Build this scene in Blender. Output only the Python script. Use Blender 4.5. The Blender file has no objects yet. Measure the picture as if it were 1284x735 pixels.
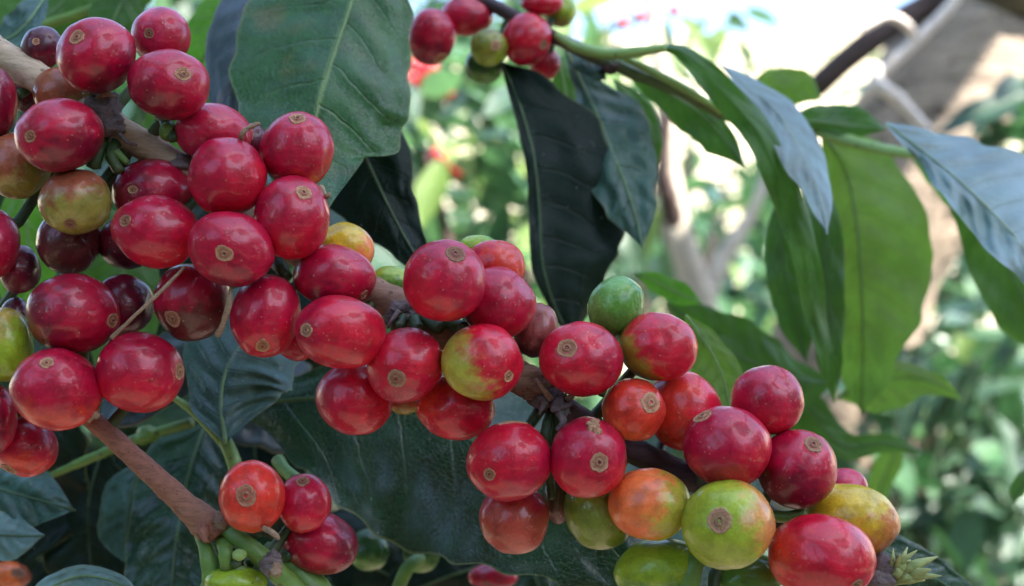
import bpy, bmesh, math, random
from mathutils import Vector, Matrix, noise
random.seed(7)
C = bpy.context.scene.collection
S = bpy.context.scene
R = math.radians

# ------------------------------------------------------------------ camera
CZ = 1.30                 # height of the lens above the ground
D0 = 0.17                 # distance of the fruiting branch
TH = 0.51                 # tan of half the horizontal field of view
cam = bpy.data.cameras.new('camera')
cam.lens = 18.0 / TH; cam.sensor_width = 36.0
cam.clip_start = 0.01; cam.clip_end = 500
cam.dof.use_dof = True; cam.dof.focus_distance = D0 - 0.003; cam.dof.aperture_fstop = 14.0
camo = bpy.data.objects.new('camera', cam); C.objects.link(camo)
camo.location = (0, 0, CZ); camo.rotation_euler = (R(90), 0, 0)
S.camera = camo

# ------------------------------------------------------------------ light
SUN_EL, SUN_AZ = 54.0, 122.0       # azimuth clockwise from +Y (straight ahead)
world = bpy.data.worlds.new('World'); S.world = world; world.use_nodes = True
wn = world.node_tree
sky = wn.nodes.new('ShaderNodeTexSky'); sky.sky_type = 'NISHITA'; sky.sun_disc = False
sky.sun_elevation = R(SUN_EL); sky.sun_rotation = R(SUN_AZ)
sky.air_density = 1.0; sky.dust_density = 1.0
wn.links.new(sky.outputs[0], wn.nodes['Background'].inputs[0])
wn.nodes['Background'].inputs[1].default_value = 0.12
sun_dir = Vector((math.sin(R(SUN_AZ)) * math.cos(R(SUN_EL)), math.cos(R(SUN_AZ)) * math.cos(R(SUN_EL)), math.sin(R(SUN_EL))))
sl = bpy.data.lights.new('sun', 'SUN'); sl.energy = 5.0; sl.angle = R(0.5); sl.color = (1.0, 0.95, 0.87)
so = bpy.data.objects.new('sun', sl); C.objects.link(so)
so.rotation_euler = sun_dir.to_track_quat('Z', 'Y').to_euler()
S.view_settings.view_transform = 'Standard'; S.view_settings.look = 'None'
S.view_settings.exposure = 2.5; S.view_settings.gamma = 1.0
S.cycles.max_bounces = 6; S.cycles.transparent_max_bounces = 4
S.cycles.use_denoising = True

# ------------------------------------------------------------------ helpers
def pxs(d): return TH * d / 642.0                 # metres per photo pixel at distance d
def P(px, py, d): return Vector(((px - 642) * pxs(d), d, CZ - (py - 367.5) * pxs(d)))

def tag(o, label=None, cat=None, group=None, kind=None):
    for k, v in (('label', label), ('category', cat), ('group', group), ('kind', kind)):
        if v: o[k] = v
    return o
def empty(name, loc, label=None, cat=None, group=None):
    o = bpy.data.objects.new(name, None); C.objects.link(o); o.location = loc
    o.empty_display_size = 0.01
    return tag(o, label, cat, group)
def wloc(o):
    v = Vector((0, 0, 0))
    while o is not None: v = v + Vector(o.location); o = o.parent
    return v
def mesh_obj(name, verts, faces, mat, parent=None, origin=None, smooth=True, attrs=None, uvs=None, cols=None):
    """verts in world space; stored relative to origin"""
    org = Vector(origin) if origin is not None else (wloc(parent) if parent else Vector((0, 0, 0)))
    me = bpy.data.meshes.new(name)
    me.from_pydata([tuple(Vector(v) - org) for v in verts], [], faces)
    if smooth: me.polygons.foreach_set('use_smooth', [True] * len(me.polygons))
    for an, vals in (attrs or {}).items():
        a = me.attributes.new(an, 'FLOAT', 'POINT'); a.data.foreach_set('value', vals)
    if cols:
        a = me.attributes.new('skin', 'FLOAT_COLOR', 'POINT')
        a.data.foreach_set('color', [c for col in cols for c in (col[0], col[1], col[2], 1.0)])
    if uvs:
        l = me.uv_layers.new(name='UVMap')
        l.data.foreach_set('uv', [c for lp in me.loops for c in uvs[lp.vertex_index]])
    me.materials.append(mat); me.update()
    o = bpy.data.objects.new(name, me); C.objects.link(o)
    o.location = org - (wloc(parent) if parent else Vector((0, 0, 0)))
    o.parent = parent
    return o
def catmull(pts, n):
    """resample a polyline of tuples smoothly into n points"""
    pts = [tuple(float(c) for c in p) for p in pts]
    if len(pts) == 2:
        return [tuple(a + (b - a) * i / (n - 1) for a, b in zip(*pts)) for i in range(n)]
    out = []; m = len(pts) - 1
    L = [0.0]
    for i in range(m):
        L.append(L[-1] + max(1e-9, math.dist(pts[i][:2], pts[i + 1][:2])))
    for k in range(n):
        s = L[-1] * k / (n - 1); i = 0
        while i < m - 1 and L[i + 1] < s: i += 1
        t = (s - L[i]) / (L[i + 1] - L[i])
        p0 = pts[max(i - 1, 0)]; p1 = pts[i]; p2 = pts[i + 1]; p3 = pts[min(i + 2, m)]
        out.append(tuple(0.5 * (2 * b + (c - a) * t + (2 * a - 5 * b + 4 * c - e) * t * t + (3 * b - a - 3 * c + e) * t ** 3)
                         for a, b, c, e in zip(p0, p1, p2, p3)))
    return out
def lerp_list(vals, t):
    x = t * (len(vals) - 1); i = min(int(x), len(vals) - 2); f = x - i
    f = f * f * (3 - 2 * f) if len(vals) > 3 else f
    return vals[i] * (1 - f) + vals[i + 1] * f

# ------------------------------------------------------------------ materials
def newmat(name):
    m = bpy.data.materials.new(name); m.use_nodes = True
    nt = m.node_tree; b = nt.nodes['Principled BSDF']
    return m, nt, b
def N(nt, t, **kw):
    n = nt.nodes.new(t)
    for k, v in kw.items():
        if k in n.inputs: n.inputs[k].default_value = v
        else: setattr(n, k, v)
    return n
def math_(nt, op, a, b=None, c=None):
    n = nt.nodes.new('ShaderNodeMath'); n.operation = op
    for i, x in enumerate((a, b, c)):
        if x is None: continue
        if isinstance(x, (int, float)): n.inputs[i].default_value = x
        else: nt.links.new(x, n.inputs[i])
    return n.outputs[0]
def mixc(nt, f, a, b, mode='MIX'):
    n = nt.nodes.new('ShaderNodeMix'); n.data_type = 'RGBA'; n.blend_type = mode
    for i, x in ((0, f), (6, a), (7, b)):
        if isinstance(x, (int, float)): n.inputs[i].default_value = x
        elif isinstance(x, tuple): n.inputs[i].default_value = (*x, 1)
        else: nt.links.new(x, n.inputs[i])
    return n.outputs[2]
def ramp(nt, f, stops, interp='LINEAR'):
    n = nt.nodes.new('ShaderNodeValToRGB'); n.color_ramp.interpolation = interp
    e = n.color_ramp.elements
    while len(e) < len(stops): e.new(0.5)
    for q, (p, c) in zip(e, stops):
        q.position = p; q.color = (*c, 1) if isinstance(c, tuple) else (c, c, c, 1)
    nt.links.new(f, n.inputs[0]); return n.outputs[0]
def coords(nt, scale):
    tc = nt.nodes.new('ShaderNodeTexCoord'); oi = nt.nodes.new('ShaderNodeObjectInfo')
    mp = nt.nodes.new('ShaderNodeMapping'); mp.inputs['Scale'].default_value = (scale,) * 3
    nt.links.new(tc.outputs['Object'], mp.inputs['Vector'])
    cb = nt.nodes.new('ShaderNodeVectorMath'); cb.operation = 'MULTIPLY_ADD'
    cb.inputs[1].default_value = (37.0, 19.0, 53.0)
    nt.links.new(oi.outputs['Random'], cb.inputs[0]); nt.links.new(mp.outputs[0], cb.inputs[2])
    return cb.outputs[0]
def noise_(nt, co, scale, detail=4, rough=0.55):
    n = N(nt, 'ShaderNodeTexNoise'); n.inputs['Scale'].default_value = scale
    n.inputs['Detail'].default_value = detail; n.inputs['Roughness'].default_value = rough
    nt.links.new(co, n.inputs['Vector']); return n.outputs['Fac']
def voro(nt, co, scale, feature='F1'):
    n = N(nt, 'ShaderNodeTexVoronoi'); n.feature = feature; n.inputs['Scale'].default_value = scale
    nt.links.new(co, n.inputs['Vector']); return n
def bump(nt, h, strength, dist, b):
    n = N(nt, 'ShaderNodeBump'); n.inputs['Strength'].default_value = strength; n.inputs['Distance'].default_value = dist
    nt.links.new(h, n.inputs['Height']); nt.links.new(n.outputs[0], b.inputs['Normal']); return n

def skin_material():
    m, nt, b = newmat('cherry_skin')
    at = N(nt, 'ShaderNodeAttribute', attribute_name='skin')
    co = coords(nt, 140.0)                       # about one unit per cherry radius
    mott = noise_(nt, co, 2.3, 6, 0.65)
    col = mixc(nt, 1.0, at.outputs['Color'], ramp(nt, mott, [(0.25, 0.62), (0.5, 1.0), (0.78, 1.28)]), 'MULTIPLY')
    fine = noise_(nt, co, 16, 3, 0.7)
    col = mixc(nt, 1.0, col, ramp(nt, fine, [(0.3, 0.86), (0.7, 1.12)]), 'MULTIPLY')
    # tan lenticel specks, of two sizes, and a few dark ones
    v = voro(nt, co, 6.5)
    gate = math_(nt, 'GREATER_THAN', noise_(nt, co, 3.1, 2), 0.49)
    s1 = math_(nt, 'MULTIPLY', math_(nt, 'LESS_THAN', v.outputs['Distance'], 0.12), gate)
    v2 = voro(nt, co, 3.1)
    s2 = math_(nt, 'MULTIPLY', math_(nt, 'LESS_THAN', v2.outputs['Distance'], 0.06), math_(nt, 'GREATER_THAN', noise_(nt, co, 1.7, 2), 0.5))
    sp = math_(nt, 'MAXIMUM', s1, s2)
    col = mixc(nt, math_(nt, 'MULTIPLY', sp, 0.6), col, (0.50, 0.28, 0.18))
    v3 = voro(nt, co, 2.2)
    s3 = math_(nt, 'MULTIPLY', math_(nt, 'LESS_THAN', v3.outputs['Distance'], 0.045), 0.75)
    col = mixc(nt, s3, col, (0.05, 0.02, 0.02))
    # faint scratches
    wv = N(nt, 'ShaderNodeTexNoise'); mp = N(nt, 'ShaderNodeMapping'); mp.inputs['Scale'].default_value = (9.0, 0.8, 3.0)
    mp.inputs['Rotation'].default_value = (0.5, 0.9, 0.3)
    nt.links.new(co, mp.inputs['Vector']); nt.links.new(mp.outputs[0], wv.inputs['Vector']); wv.inputs['Scale'].default_value = 1.6
    sc = ramp(nt, wv.outputs['Fac'], [(0.70, 0.0), (0.76, 1.0)])
    col = mixc(nt, math_(nt, 'MULTIPLY', sc, 0.30), col, (0.5, 0.25, 0.2))
    nt.links.new(col, b.inputs['Base Color'])
    rr = ramp(nt, noise_(nt, co, 1.3, 4), [(0.3, 0.26), (0.7, 0.42)])
    nt.links.new(rr, b.inputs['Roughness'])
    b.inputs['Specular IOR Level'].default_value = 0.34
    b.inputs['Subsurface Weight'].default_value = 0.08
    b.inputs['Subsurface Radius'].default_value = (1.0, 0.25, 0.15); b.inputs['Subsurface Scale'].default_value = 0.0015
    b.inputs['Coat Weight'].default_value = 0.45; b.inputs['Coat Roughness'].default_value = 0.10
    h = math_(nt, 'ADD', math_(nt, 'MULTIPLY', fine, 0.4), math_(nt, 'ADD', math_(nt, 'MULTIPLY', mott, 1.2), math_(nt, 'MULTIPLY', sp, 0.5)))
    bump(nt, h, 0.5, 0.00027, b)
    return m
def scar_material():
    m, nt, b = newmat('calyx_scar')
    at = N(nt, 'ShaderNodeAttribute', attribute_name='ring'); co = coords(nt, 1500.0)
    n = noise_(nt, co, 1.2, 5, 0.7)
    f = math_(nt, 'ADD', at.outputs['Fac'], math_(nt, 'MULTIPLY', math_(nt, 'SUBTRACT', n, 0.5), 0.75))
    col = ramp(nt, f, [(0.0, (0.045, 0.02, 0.015)), (0.13, (0.16, 0.07, 0.04)), (0.27, (0.52, 0.31, 0.19)), (0.40, (0.34, 0.17, 0.10)), (0.66, (0.44, 0.22, 0.13)), (0.90, (0.60, 0.38, 0.23)), (1.0, (0.36, 0.12, 0.08))])
    rn = N(nt, 'ShaderNodeObjectInfo').outputs['Random']
    col = mixc(nt, 1.0, col, ramp(nt, rn, [(0.0, (0.55, 0.45, 0.42)), (0.35, (1.0, 0.95, 0.9)), (0.7, (1.15, 1.05, 0.95)), (1.0, (0.8, 0.6, 0.55))]), 'MULTIPLY')
    nt.links.new(col, b.inputs['Base Color']); b.inputs['Roughness'].default_value = 0.8
    bump(nt, n, 1.0, 0.0004, b)
    return m
def leaf_material(name, top, under, trans, rough=0.35, tcol=None, vein=(0.16, 0.26, 0.07), nv=9, vs=1.0, blotch=0.0, coat=0.0, spec=0.5):
    m, nt, b = newmat(name)
    uv = N(nt, 'ShaderNodeUVMap', uv_map='UVMap'); sp = N(nt, 'ShaderNodeSeparateXYZ'); nt.links.new(uv.outputs[0], sp.inputs[0])
    u, v = sp.outputs[0], sp.outputs[1]
    av = math_(nt, 'ABSOLUTE', math_(nt, 'SUBTRACT', math_(nt, 'MULTIPLY', v, 2.0), 1.0))
    ph = math_(nt, 'SUBTRACT', math_(nt, 'MULTIPLY', u, float(nv)), math_(nt, 'MULTIPLY', math_(nt, 'POWER', av, 1.25), 1.25))
    side = math_(nt, 'MULTIPLY', math_(nt, 'GREATER_THAN', v, 0.5), 0.42)
    co = coords(nt, 100.0)
    n1 = noise_(nt, co, 0.9, 5, 0.6); n2 = noise_(nt, co, 7.0, 4, 0.65)
    ph = math_(nt, 'ADD', math_(nt, 'ADD', ph, side), math_(nt, 'MULTIPLY', n1, 0.35))
    fr = math_(nt, 'ABSOLUTE', math_(nt, 'SUBTRACT', math_(nt, 'FRACT', ph), 0.5))      # 0.5 on a vein
    lat = math_(nt, 'MULTIPLY', ramp(nt, fr, [(0.455, 0.0), (0.5, 1.0)]), ramp(nt, av, [(0.02, 1.0), (0.85, 0.15), (0.97, 0.0)]))
    mid = ramp(nt, av, [(0.012, 1.0), (0.045, 0.0)])
    bk = N(nt, 'ShaderNodeNewGeometry').outputs['Backfacing']
    col = mixc(nt, bk, top, under)
    col = mixc(nt, 1.0, col, ramp(nt, n1, [(0.25, 0.65), (0.5, 1.0), (0.8, 1.45)]), 'MULTIPLY')
    col = mixc(nt, 1.0, col, ramp(nt, n2, [(0.3, 0.8), (0.7, 1.2)]), 'MULTIPLY')
    net = voro(nt, co, 11.0, 'DISTANCE_TO_EDGE')
    netm = ramp(nt, net.outputs['Distance'], [(0.0, 1.0), (0.07, 0.0)])
    col = mixc(nt, math_(nt, 'MULTIPLY', netm, 0.10), col, vein)
    col = mixc(nt, math_(nt, 'MULTIPLY', lat, 0.22 * vs), col, vein)
    col = mixc(nt, math_(nt, 'MULTIPLY', mid, 0.75 * vs), col, vein)
    edge = ramp(nt, av, [(0.972, 0.0), (0.992, 1.0)])
    col = mixc(nt, math_(nt, 'MULTIPLY', edge, 0.55), col, (0.22, 0.26, 0.09))
    # pale dust specks and a few rusty spots
    v2 = voro(nt, co, 4.2)
    dust = math_(nt, 'MULTIPLY', math_(nt, 'LESS_THAN', v2.outputs['Distance'], 0.065), math_(nt, 'GREATER_THAN', noise_(nt, co, 1.6, 2), 0.53))
    col = mixc(nt, math_(nt, 'MULTIPLY', dust, 0.5), col, (0.45, 0.45, 0.40))
    if blotch:
        bl = math_(nt, 'MULTIPLY', ramp(nt, noise_(nt, co, 0.55, 3, 0.5), [(0.60, 0.0), (0.68, 1.0)]), blotch)
        col = mixc(nt, bl, col, (0.24, 0.11, 0.04))
    nt.links.new(col, b.inputs['Base Color'])
    rr = ramp(nt, math_(nt, 'ADD', math_(nt, 'MULTIPLY', n1, 0.6), math_(nt, 'MULTIPLY', n2, 0.4)), [(0.3, rough * 0.85), (0.7, min(1, rough * 1.35))])
    nt.links.new(rr, b.inputs['Roughness'])
    h = math_(nt, 'ADD', math_(nt, 'MULTIPLY', lat, -1.1), math_(nt, 'ADD', math_(nt, 'MULTIPLY', netm, -0.22), math_(nt, 'MULTIPLY', n2, 0.35)))
    bp = bump(nt, h, 0.7, 0.00035, b)
    b.inputs['Specular IOR Level'].default_value = spec
    b.inputs['Coat Weight'].default_value = coat; b.inputs['Coat Roughness'].default_value = rough * .9
    tr = N(nt, 'ShaderNodeBsdfTranslucent'); ms = N(nt, 'ShaderNodeMixShader'); ms.inputs[0].default_value = trans
    tc = mixc(nt, 1.0, tuple(tcol or (min(1, under[0] * 2.4), min(1, under[1] * 2.4), under[2] * 1.4)), ramp(nt, lat, [(0.0, 1.0), (1.0, 0.6)]), 'MULTIPLY')
    tc = mixc(nt, 1.0, tc, ramp(nt, n1, [(0.25, 0.7), (0.8, 1.3)]), 'MULTIPLY')
    nt.links.new(tc, tr.inputs['Color'])
    nt.links.new(b.outputs[0], ms.inputs[1]); nt.links.new(tr.outputs[0], ms.inputs[2])
    nt.links.new(ms.outputs[0], nt.nodes['Material Output'].inputs['Surface'])
    return m
def bark_material(name, stops, rough=0.75, sc=1.0, bs=0.6, crack=0.5, dist=0.0004):
    m, nt, b = newmat(name)
    at = N(nt, 'ShaderNodeAttribute', attribute_name='along')
    co = coords(nt, 250.0 * sc)
    n1 = noise_(nt, co, 1.0, 6, 0.65)
    rot = N(nt, 'ShaderNodeMapping'); rot.inputs['Rotation'].default_value = (0, R(-32), 0); rot.inputs['Scale'].default_value = (0.35, 2.2, 2.2)
    nt.links.new(co, rot.inputs['Vector'])
    n2 = noise_(nt, rot.outputs[0], 1.5, 6, 0.7)
    f = math_(nt, 'ADD', at.outputs['Fac'], math_(nt, 'MULTIPLY', math_(nt, 'SUBTRACT', n1, 0.5), 0.10))
    col = ramp(nt, f, stops)
    col = mixc(nt, 1.0, col, ramp(nt, n2, [(0.28, 1 - crack), (0.5, 1.0), (0.75, 1.3)]), 'MULTIPLY')
    v = voro(nt, co, 1.6)
    col = mixc(nt, math_(nt, 'MULTIPLY', math_(nt, 'LESS_THAN', v.outputs['Distance'], 0.16), 0.6), col, (0.07, 0.04, 0.03))
    nt.links.new(col, b.inputs['Base Color']); b.inputs['Roughness'].default_value = rough
    bump(nt, math_(nt, 'ADD', n2, math_(nt, 'MULTIPLY', n1, 0.6)), bs, dist, b)
    return m
M = {}
M['skin'] = skin_material(); M['scar'] = scar_material()
M['branch'] = bark_material('branch_bark', [(0.0, (0.50, 0.38, 0.26)), (0.24, (0.46, 0.33, 0.22)), (0.42, (0.27, 0.16, 0.11)), (0.59, (0.26, 0.14, 0.09)), (0.70, (0.075, 0.042, 0.045)), (1.0, (0.05, 0.026, 0.036))])
M['node'] = bark_material('node_bark', [(0.0, (0.22, 0.17, 0.155)), (1.0, (0.16, 0.12, 0.12))], 0.9, 2.0, 1.0)
M['brownnode'] = bark_material('brown_node_bark', [(0.0, (0.27, 0.15, 0.10)), (1.0, (0.25, 0.14, 0.09))], 0.85, 1.5, 0.8)
M['twig'] = bark_material('reddish_twig_bark', [(0.0, (0.27, 0.10, 0.065)), (0.5, (0.32, 0.13, 0.085)), (0.8, (0.28, 0.11, 0.065)), (1.0, (0.30, 0.14, 0.08))], 0.6, 2.2, 0.9, 0.55)
M['stalk'] = bark_material('green_stalk', [(0.0, (0.12, 0.22, 0.04)), (0.7, (0.14, 0.26, 0.05)), (1.0, (0.10, 0.15, 0.03))], 0.45, 0.8, 0.2, 0.2)
M['darkstalk'] = bark_material('dark_stalk', [(0.0, (0.03, 0.07, 0.02)), (1.0, (0.06, 0.09, 0.03))], 0.5, 1.0, 0.3, 0.3)
M['palestalk'] = bark_material('pale_stalk', [(0.0, (0.22, 0.34, 0.09)), (1.0, (0.26, 0.42, 0.11))], 0.4, 0.8, 0.2, 0.12)
M['purple'] = bark_material('purple_shoot', [(0.0, (0.045, 0.024, 0.032)), (0.45, (0.06, 0.035, 0.035)), (0.65, (0.08, 0.12, 0.04)), (1.0, (0.10, 0.16, 0.05))], 0.5, 1.0, 0.3, 0.3)
M['rib_mid'] = bark_material('pale_midrib', [(0.0, (0.15, 0.25, 0.08)), (1.0, (0.10, 0.18, 0.06))], 0.45, 0.8, 0.2, 0.1)
M['rib_dark'] = bark_material('green_midrib', [(0.0, (0.07, 0.13, 0.045)), (1.0, (0.04, 0.08, 0.03))], 0.45, 0.8, 0.2, 0.1)
M['rib_deep'] = bark_material('dark_midrib', [(0.0, (0.03, 0.06, 0.03)), (1.0, (0.02, 0.045, 0.022))], 0.45, 0.8, 0.2, 0.1)
M['dead'] = bark_material('withered_stalk', [(0.0, (0.34, 0.24, 0.15)), (1.0, (0.30, 0.19, 0.12))], 0.85, 3.0, 0.6, 0.3)
M['paletwig'] = bark_material('sunlit_twig', [(0.0, (0.80, 0.70, 0.62)), (1.0, (0.80, 0.70, 0.62))], 0.8, 0.3, 0.5, 0.2)  # sunshine on the twigs is put into this very pale colour
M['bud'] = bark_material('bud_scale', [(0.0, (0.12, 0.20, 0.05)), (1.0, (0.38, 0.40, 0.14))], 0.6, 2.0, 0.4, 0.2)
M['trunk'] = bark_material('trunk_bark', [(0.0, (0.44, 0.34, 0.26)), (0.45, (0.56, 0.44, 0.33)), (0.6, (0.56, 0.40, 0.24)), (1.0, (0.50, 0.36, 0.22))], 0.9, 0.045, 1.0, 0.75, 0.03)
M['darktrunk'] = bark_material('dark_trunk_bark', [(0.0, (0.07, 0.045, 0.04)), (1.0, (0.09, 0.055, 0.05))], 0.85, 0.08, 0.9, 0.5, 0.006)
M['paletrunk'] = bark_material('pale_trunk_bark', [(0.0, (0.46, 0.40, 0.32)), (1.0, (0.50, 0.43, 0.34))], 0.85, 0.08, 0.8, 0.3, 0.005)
# near leaves
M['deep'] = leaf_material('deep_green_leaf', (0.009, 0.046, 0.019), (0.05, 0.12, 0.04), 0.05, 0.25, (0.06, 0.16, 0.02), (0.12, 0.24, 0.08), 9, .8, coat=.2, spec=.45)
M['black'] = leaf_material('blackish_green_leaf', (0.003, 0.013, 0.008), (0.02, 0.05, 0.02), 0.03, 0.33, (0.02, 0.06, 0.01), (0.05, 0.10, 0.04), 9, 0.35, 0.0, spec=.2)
M['top'] = leaf_material('mid_green_leaf', (0.026, 0.100, 0.026), (0.07, 0.16, 0.05), 0.10, 0.25, (0.08, 0.22, 0.03), (0.24, 0.36, 0.12), 7, 1.0, .30)
M['blue'] = leaf_material('grey_blue_leaf', (0.034, 0.092, 0.064), (0.05, 0.10, 0.07), 0.08, 0.28, (0.05, 0.13, 0.04), (0.14, 0.22, 0.12), 9)
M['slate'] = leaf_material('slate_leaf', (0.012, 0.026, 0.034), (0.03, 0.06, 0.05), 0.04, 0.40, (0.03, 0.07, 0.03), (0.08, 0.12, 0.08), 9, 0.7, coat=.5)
M['bright'] = leaf_material('bright_backlit_leaf', (0.05, 0.15, 0.015), (0.08, 0.20, 0.02), 0.4, 0.45, (0.16, 0.50, 0.03), (0.18, 0.32, 0.06), 9)
M['light'] = leaf_material('light_green_leaf', (0.055, 0.13, 0.022), (0.085, 0.17, 0.035), 0.5, 0.5, (0.26, 0.48, 0.05), (0.15, 0.25, 0.06), 8, 0.7)
M['mid'] = leaf_material('fresh_green_leaf', (0.032, 0.095, 0.015), (0.05, 0.13, 0.02), 0.30, 0.45, (0.12, 0.32, 0.03), (0.12, 0.22, 0.05), 9, 0.8)
M['sheen'] = leaf_material('sky_sheen_leaf', (0.10, 0.18, 0.16), (0.08, 0.16, 0.08), 0.10, 0.42, (0.10, 0.22, 0.08), (0.22, 0.32, 0.22), 8, coat=0.8)  # pale blue base carries the sky's reflection on the blade
M['far_dark'] = leaf_material('shrub_leaf_dark', (0.018, 0.050, 0.030), (0.04, 0.09, 0.05), 0.14, 0.28, (0.06, 0.20, 0.06), nv=7)
M['far_mid'] = leaf_material('shrub_leaf_green', (0.045, 0.115, 0.055), (0.08, 0.16, 0.08), 0.25, 0.28, (0.14, 0.33, 0.12), nv=7)
M['far_yel'] = leaf_material('shrub_leaf_yellow', (0.10, 0.17, 0.03), (0.15, 0.22, 0.06), 0.35, 0.4, (0.34, 0.48, 0.14), nv=7)

def ground_material():
    m, nt, b = newmat('leaf_litter_soil')
    co = coords(nt, 1.0)
    n = noise_(nt, co, 6.0, 8, 0.7); n2 = noise_(nt, co, 0.8, 3)
    col = ramp(nt, n, [(0.3, (0.05, 0.035, 0.028)), (0.5, (0.13, 0.095, 0.075)), (0.7, (0.26, 0.21, 0.17))])
    v = voro(nt, co, 22.0); hv = N(nt, 'ShaderNodeHueSaturation'); hv.inputs['Saturation'].default_value = 0.35
    nt.links.new(v.outputs['Color'], hv.inputs['Color'])
    col = mixc(nt, 0.35, col, hv.outputs[0], 'MULTIPLY')
    col = mixc(nt, math_(nt, 'MULTIPLY', ramp(nt, n2, [(0.5, 0.0), (0.65, 1.0)]), 0.5), col, (0.07, 0.11, 0.03))
    nt.links.new(col, b.inputs['Base Color']); b.inputs['Roughness'].default_value = 0.9
    bump(nt, math_(nt, 'ADD', n, v.outputs['Distance']), 0.8, 0.02, b)
    return m

def hill_material():
    m, nt, b = newmat('dry_slope')
    co = coords(nt, 1.0); n = noise_(nt, co, .35, 8, 0.7)
    col = ramp(nt, n, [(0.35, (0.14, 0.17, 0.06)), (0.45, (0.42, 0.36, 0.24)), (0.7, (0.50, 0.42, 0.32))])
    nt.links.new(col, b.inputs['Base Color']); b.inputs['Roughness'].default_value = 0.95
    bump(nt, n, 0.6, 0.3, b)
    return m

# ------------------------------------------------------------------ builders
def tube(name, pts, radii, mat, parent=None, n=None, seg=14, lump=0.08, seed=0, origin=None, cap=True, flat=1.0, px=True):
    """pts = (px, py, distance) and radii in photo px, or world points and metres with px=False"""
    n = n or max(8, len(pts) * 8)
    path = catmull(pts, n)
    W = [P(*p) for p in path] if px else [Vector(p) for p in path]
    RR = [lerp_list(list(radii), i / (n - 1)) * (pxs(path[i][2]) if px else 1.0) for i in range(n)]
    verts = []; al = []; faces = []
    up = Vector((0.13, -0.9, 0.31)).normalized()
    for i in range(n):
        t = (W[min(i + 1, n - 1)] - W[max(i - 1, 0)]).normalized()
        a = t.cross(up).normalized(); bq = a.cross(t).normalized()
        for k in range(seg):
            th = 2 * math.pi * k / seg
            d = a * math.cos(th) + bq * math.sin(th) * flat
            r = RR[i]
            q = W[i] / max(RR[0], 1e-5)
            r *= 1 + lump * (noise.noise(Vector((q.x * 0.5 + seed, q.y * .5 + math.cos(th), q.z * 0.5 + math.sin(th)))) + 0.5 * noise.noise(Vector((q.x * 1.6 + seed, 2 * math.cos(th), q.z * 1.6 + 2 * math.sin(th)))))
            verts.append(W[i] + d * r); al.append(i / (n - 1))
    for i in range(n - 1):
        for k in range(seg):
            a0 = i * seg + k; a1 = i * seg + (k + 1) % seg
            faces.append((a0, a1, a1 + seg, a0 + seg))
    if cap:
        for i, off in ((0, 0), (n - 1, (n - 1) * seg)):
            t = (W[1] - W[0]) if i == 0 else (W[-2] - W[-1])
            verts.append(W[i] - t.normalized() * RR[i] * 0.35); al.append(i / (n - 1)); c = len(verts) - 1
            for k in range(seg):
                f = (off + k, off + (k + 1) % seg, c)
                faces.append(f[::-1] if i == 0 else f)
    return mesh_obj(name, verts, faces, mat, parent, origin, attrs={'along': al})

def blob(name, px, py, d, rx, ry, mat, parent=None, seed=0, lump=0.3, rd=None, ang=0.0, freq=1.6):
    """a knobbly lump (bark node, bud)"""
    c = P(px, py, d); s = pxs(d); verts = []; faces = []; al = []; nu, nv = 22, 14
    for j in range(nv + 1):
        th = math.pi * j / nv
        for i in range(nu):
            ph = 2 * math.pi * i / nu
            v = Vector((math.sin(th) * math.cos(ph), math.sin(th) * math.sin(ph), math.cos(th)))
            r = 1 + lump * noise.noise(v * freq + Vector((seed * 3.1, 0, 0))) + lump * .5 * noise.noise(v * freq * 2.7 + Vector((seed, 5, 0)))
            x = v.x * rx * r; z = v.z * ry * r; y = v.y * (rd or (rx + ry) / 2) * r
            x, z = x * math.cos(ang) - z * math.sin(ang), x * math.sin(ang) + z * math.cos(ang)
            verts.append(c + Vector((x, y, z)) * s); al.append((v.z + 1) / 2)
    for j in range(nv):
        for i in range(nu):
            a = j * nu + i; b2 = j * nu + (i + 1) % nu
            faces.append((a, a + nu, b2 + nu, b2))
    return mesh_obj(name, verts, faces, mat, parent, attrs={'along': al, 'ring': [.93] * len(al)})

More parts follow.
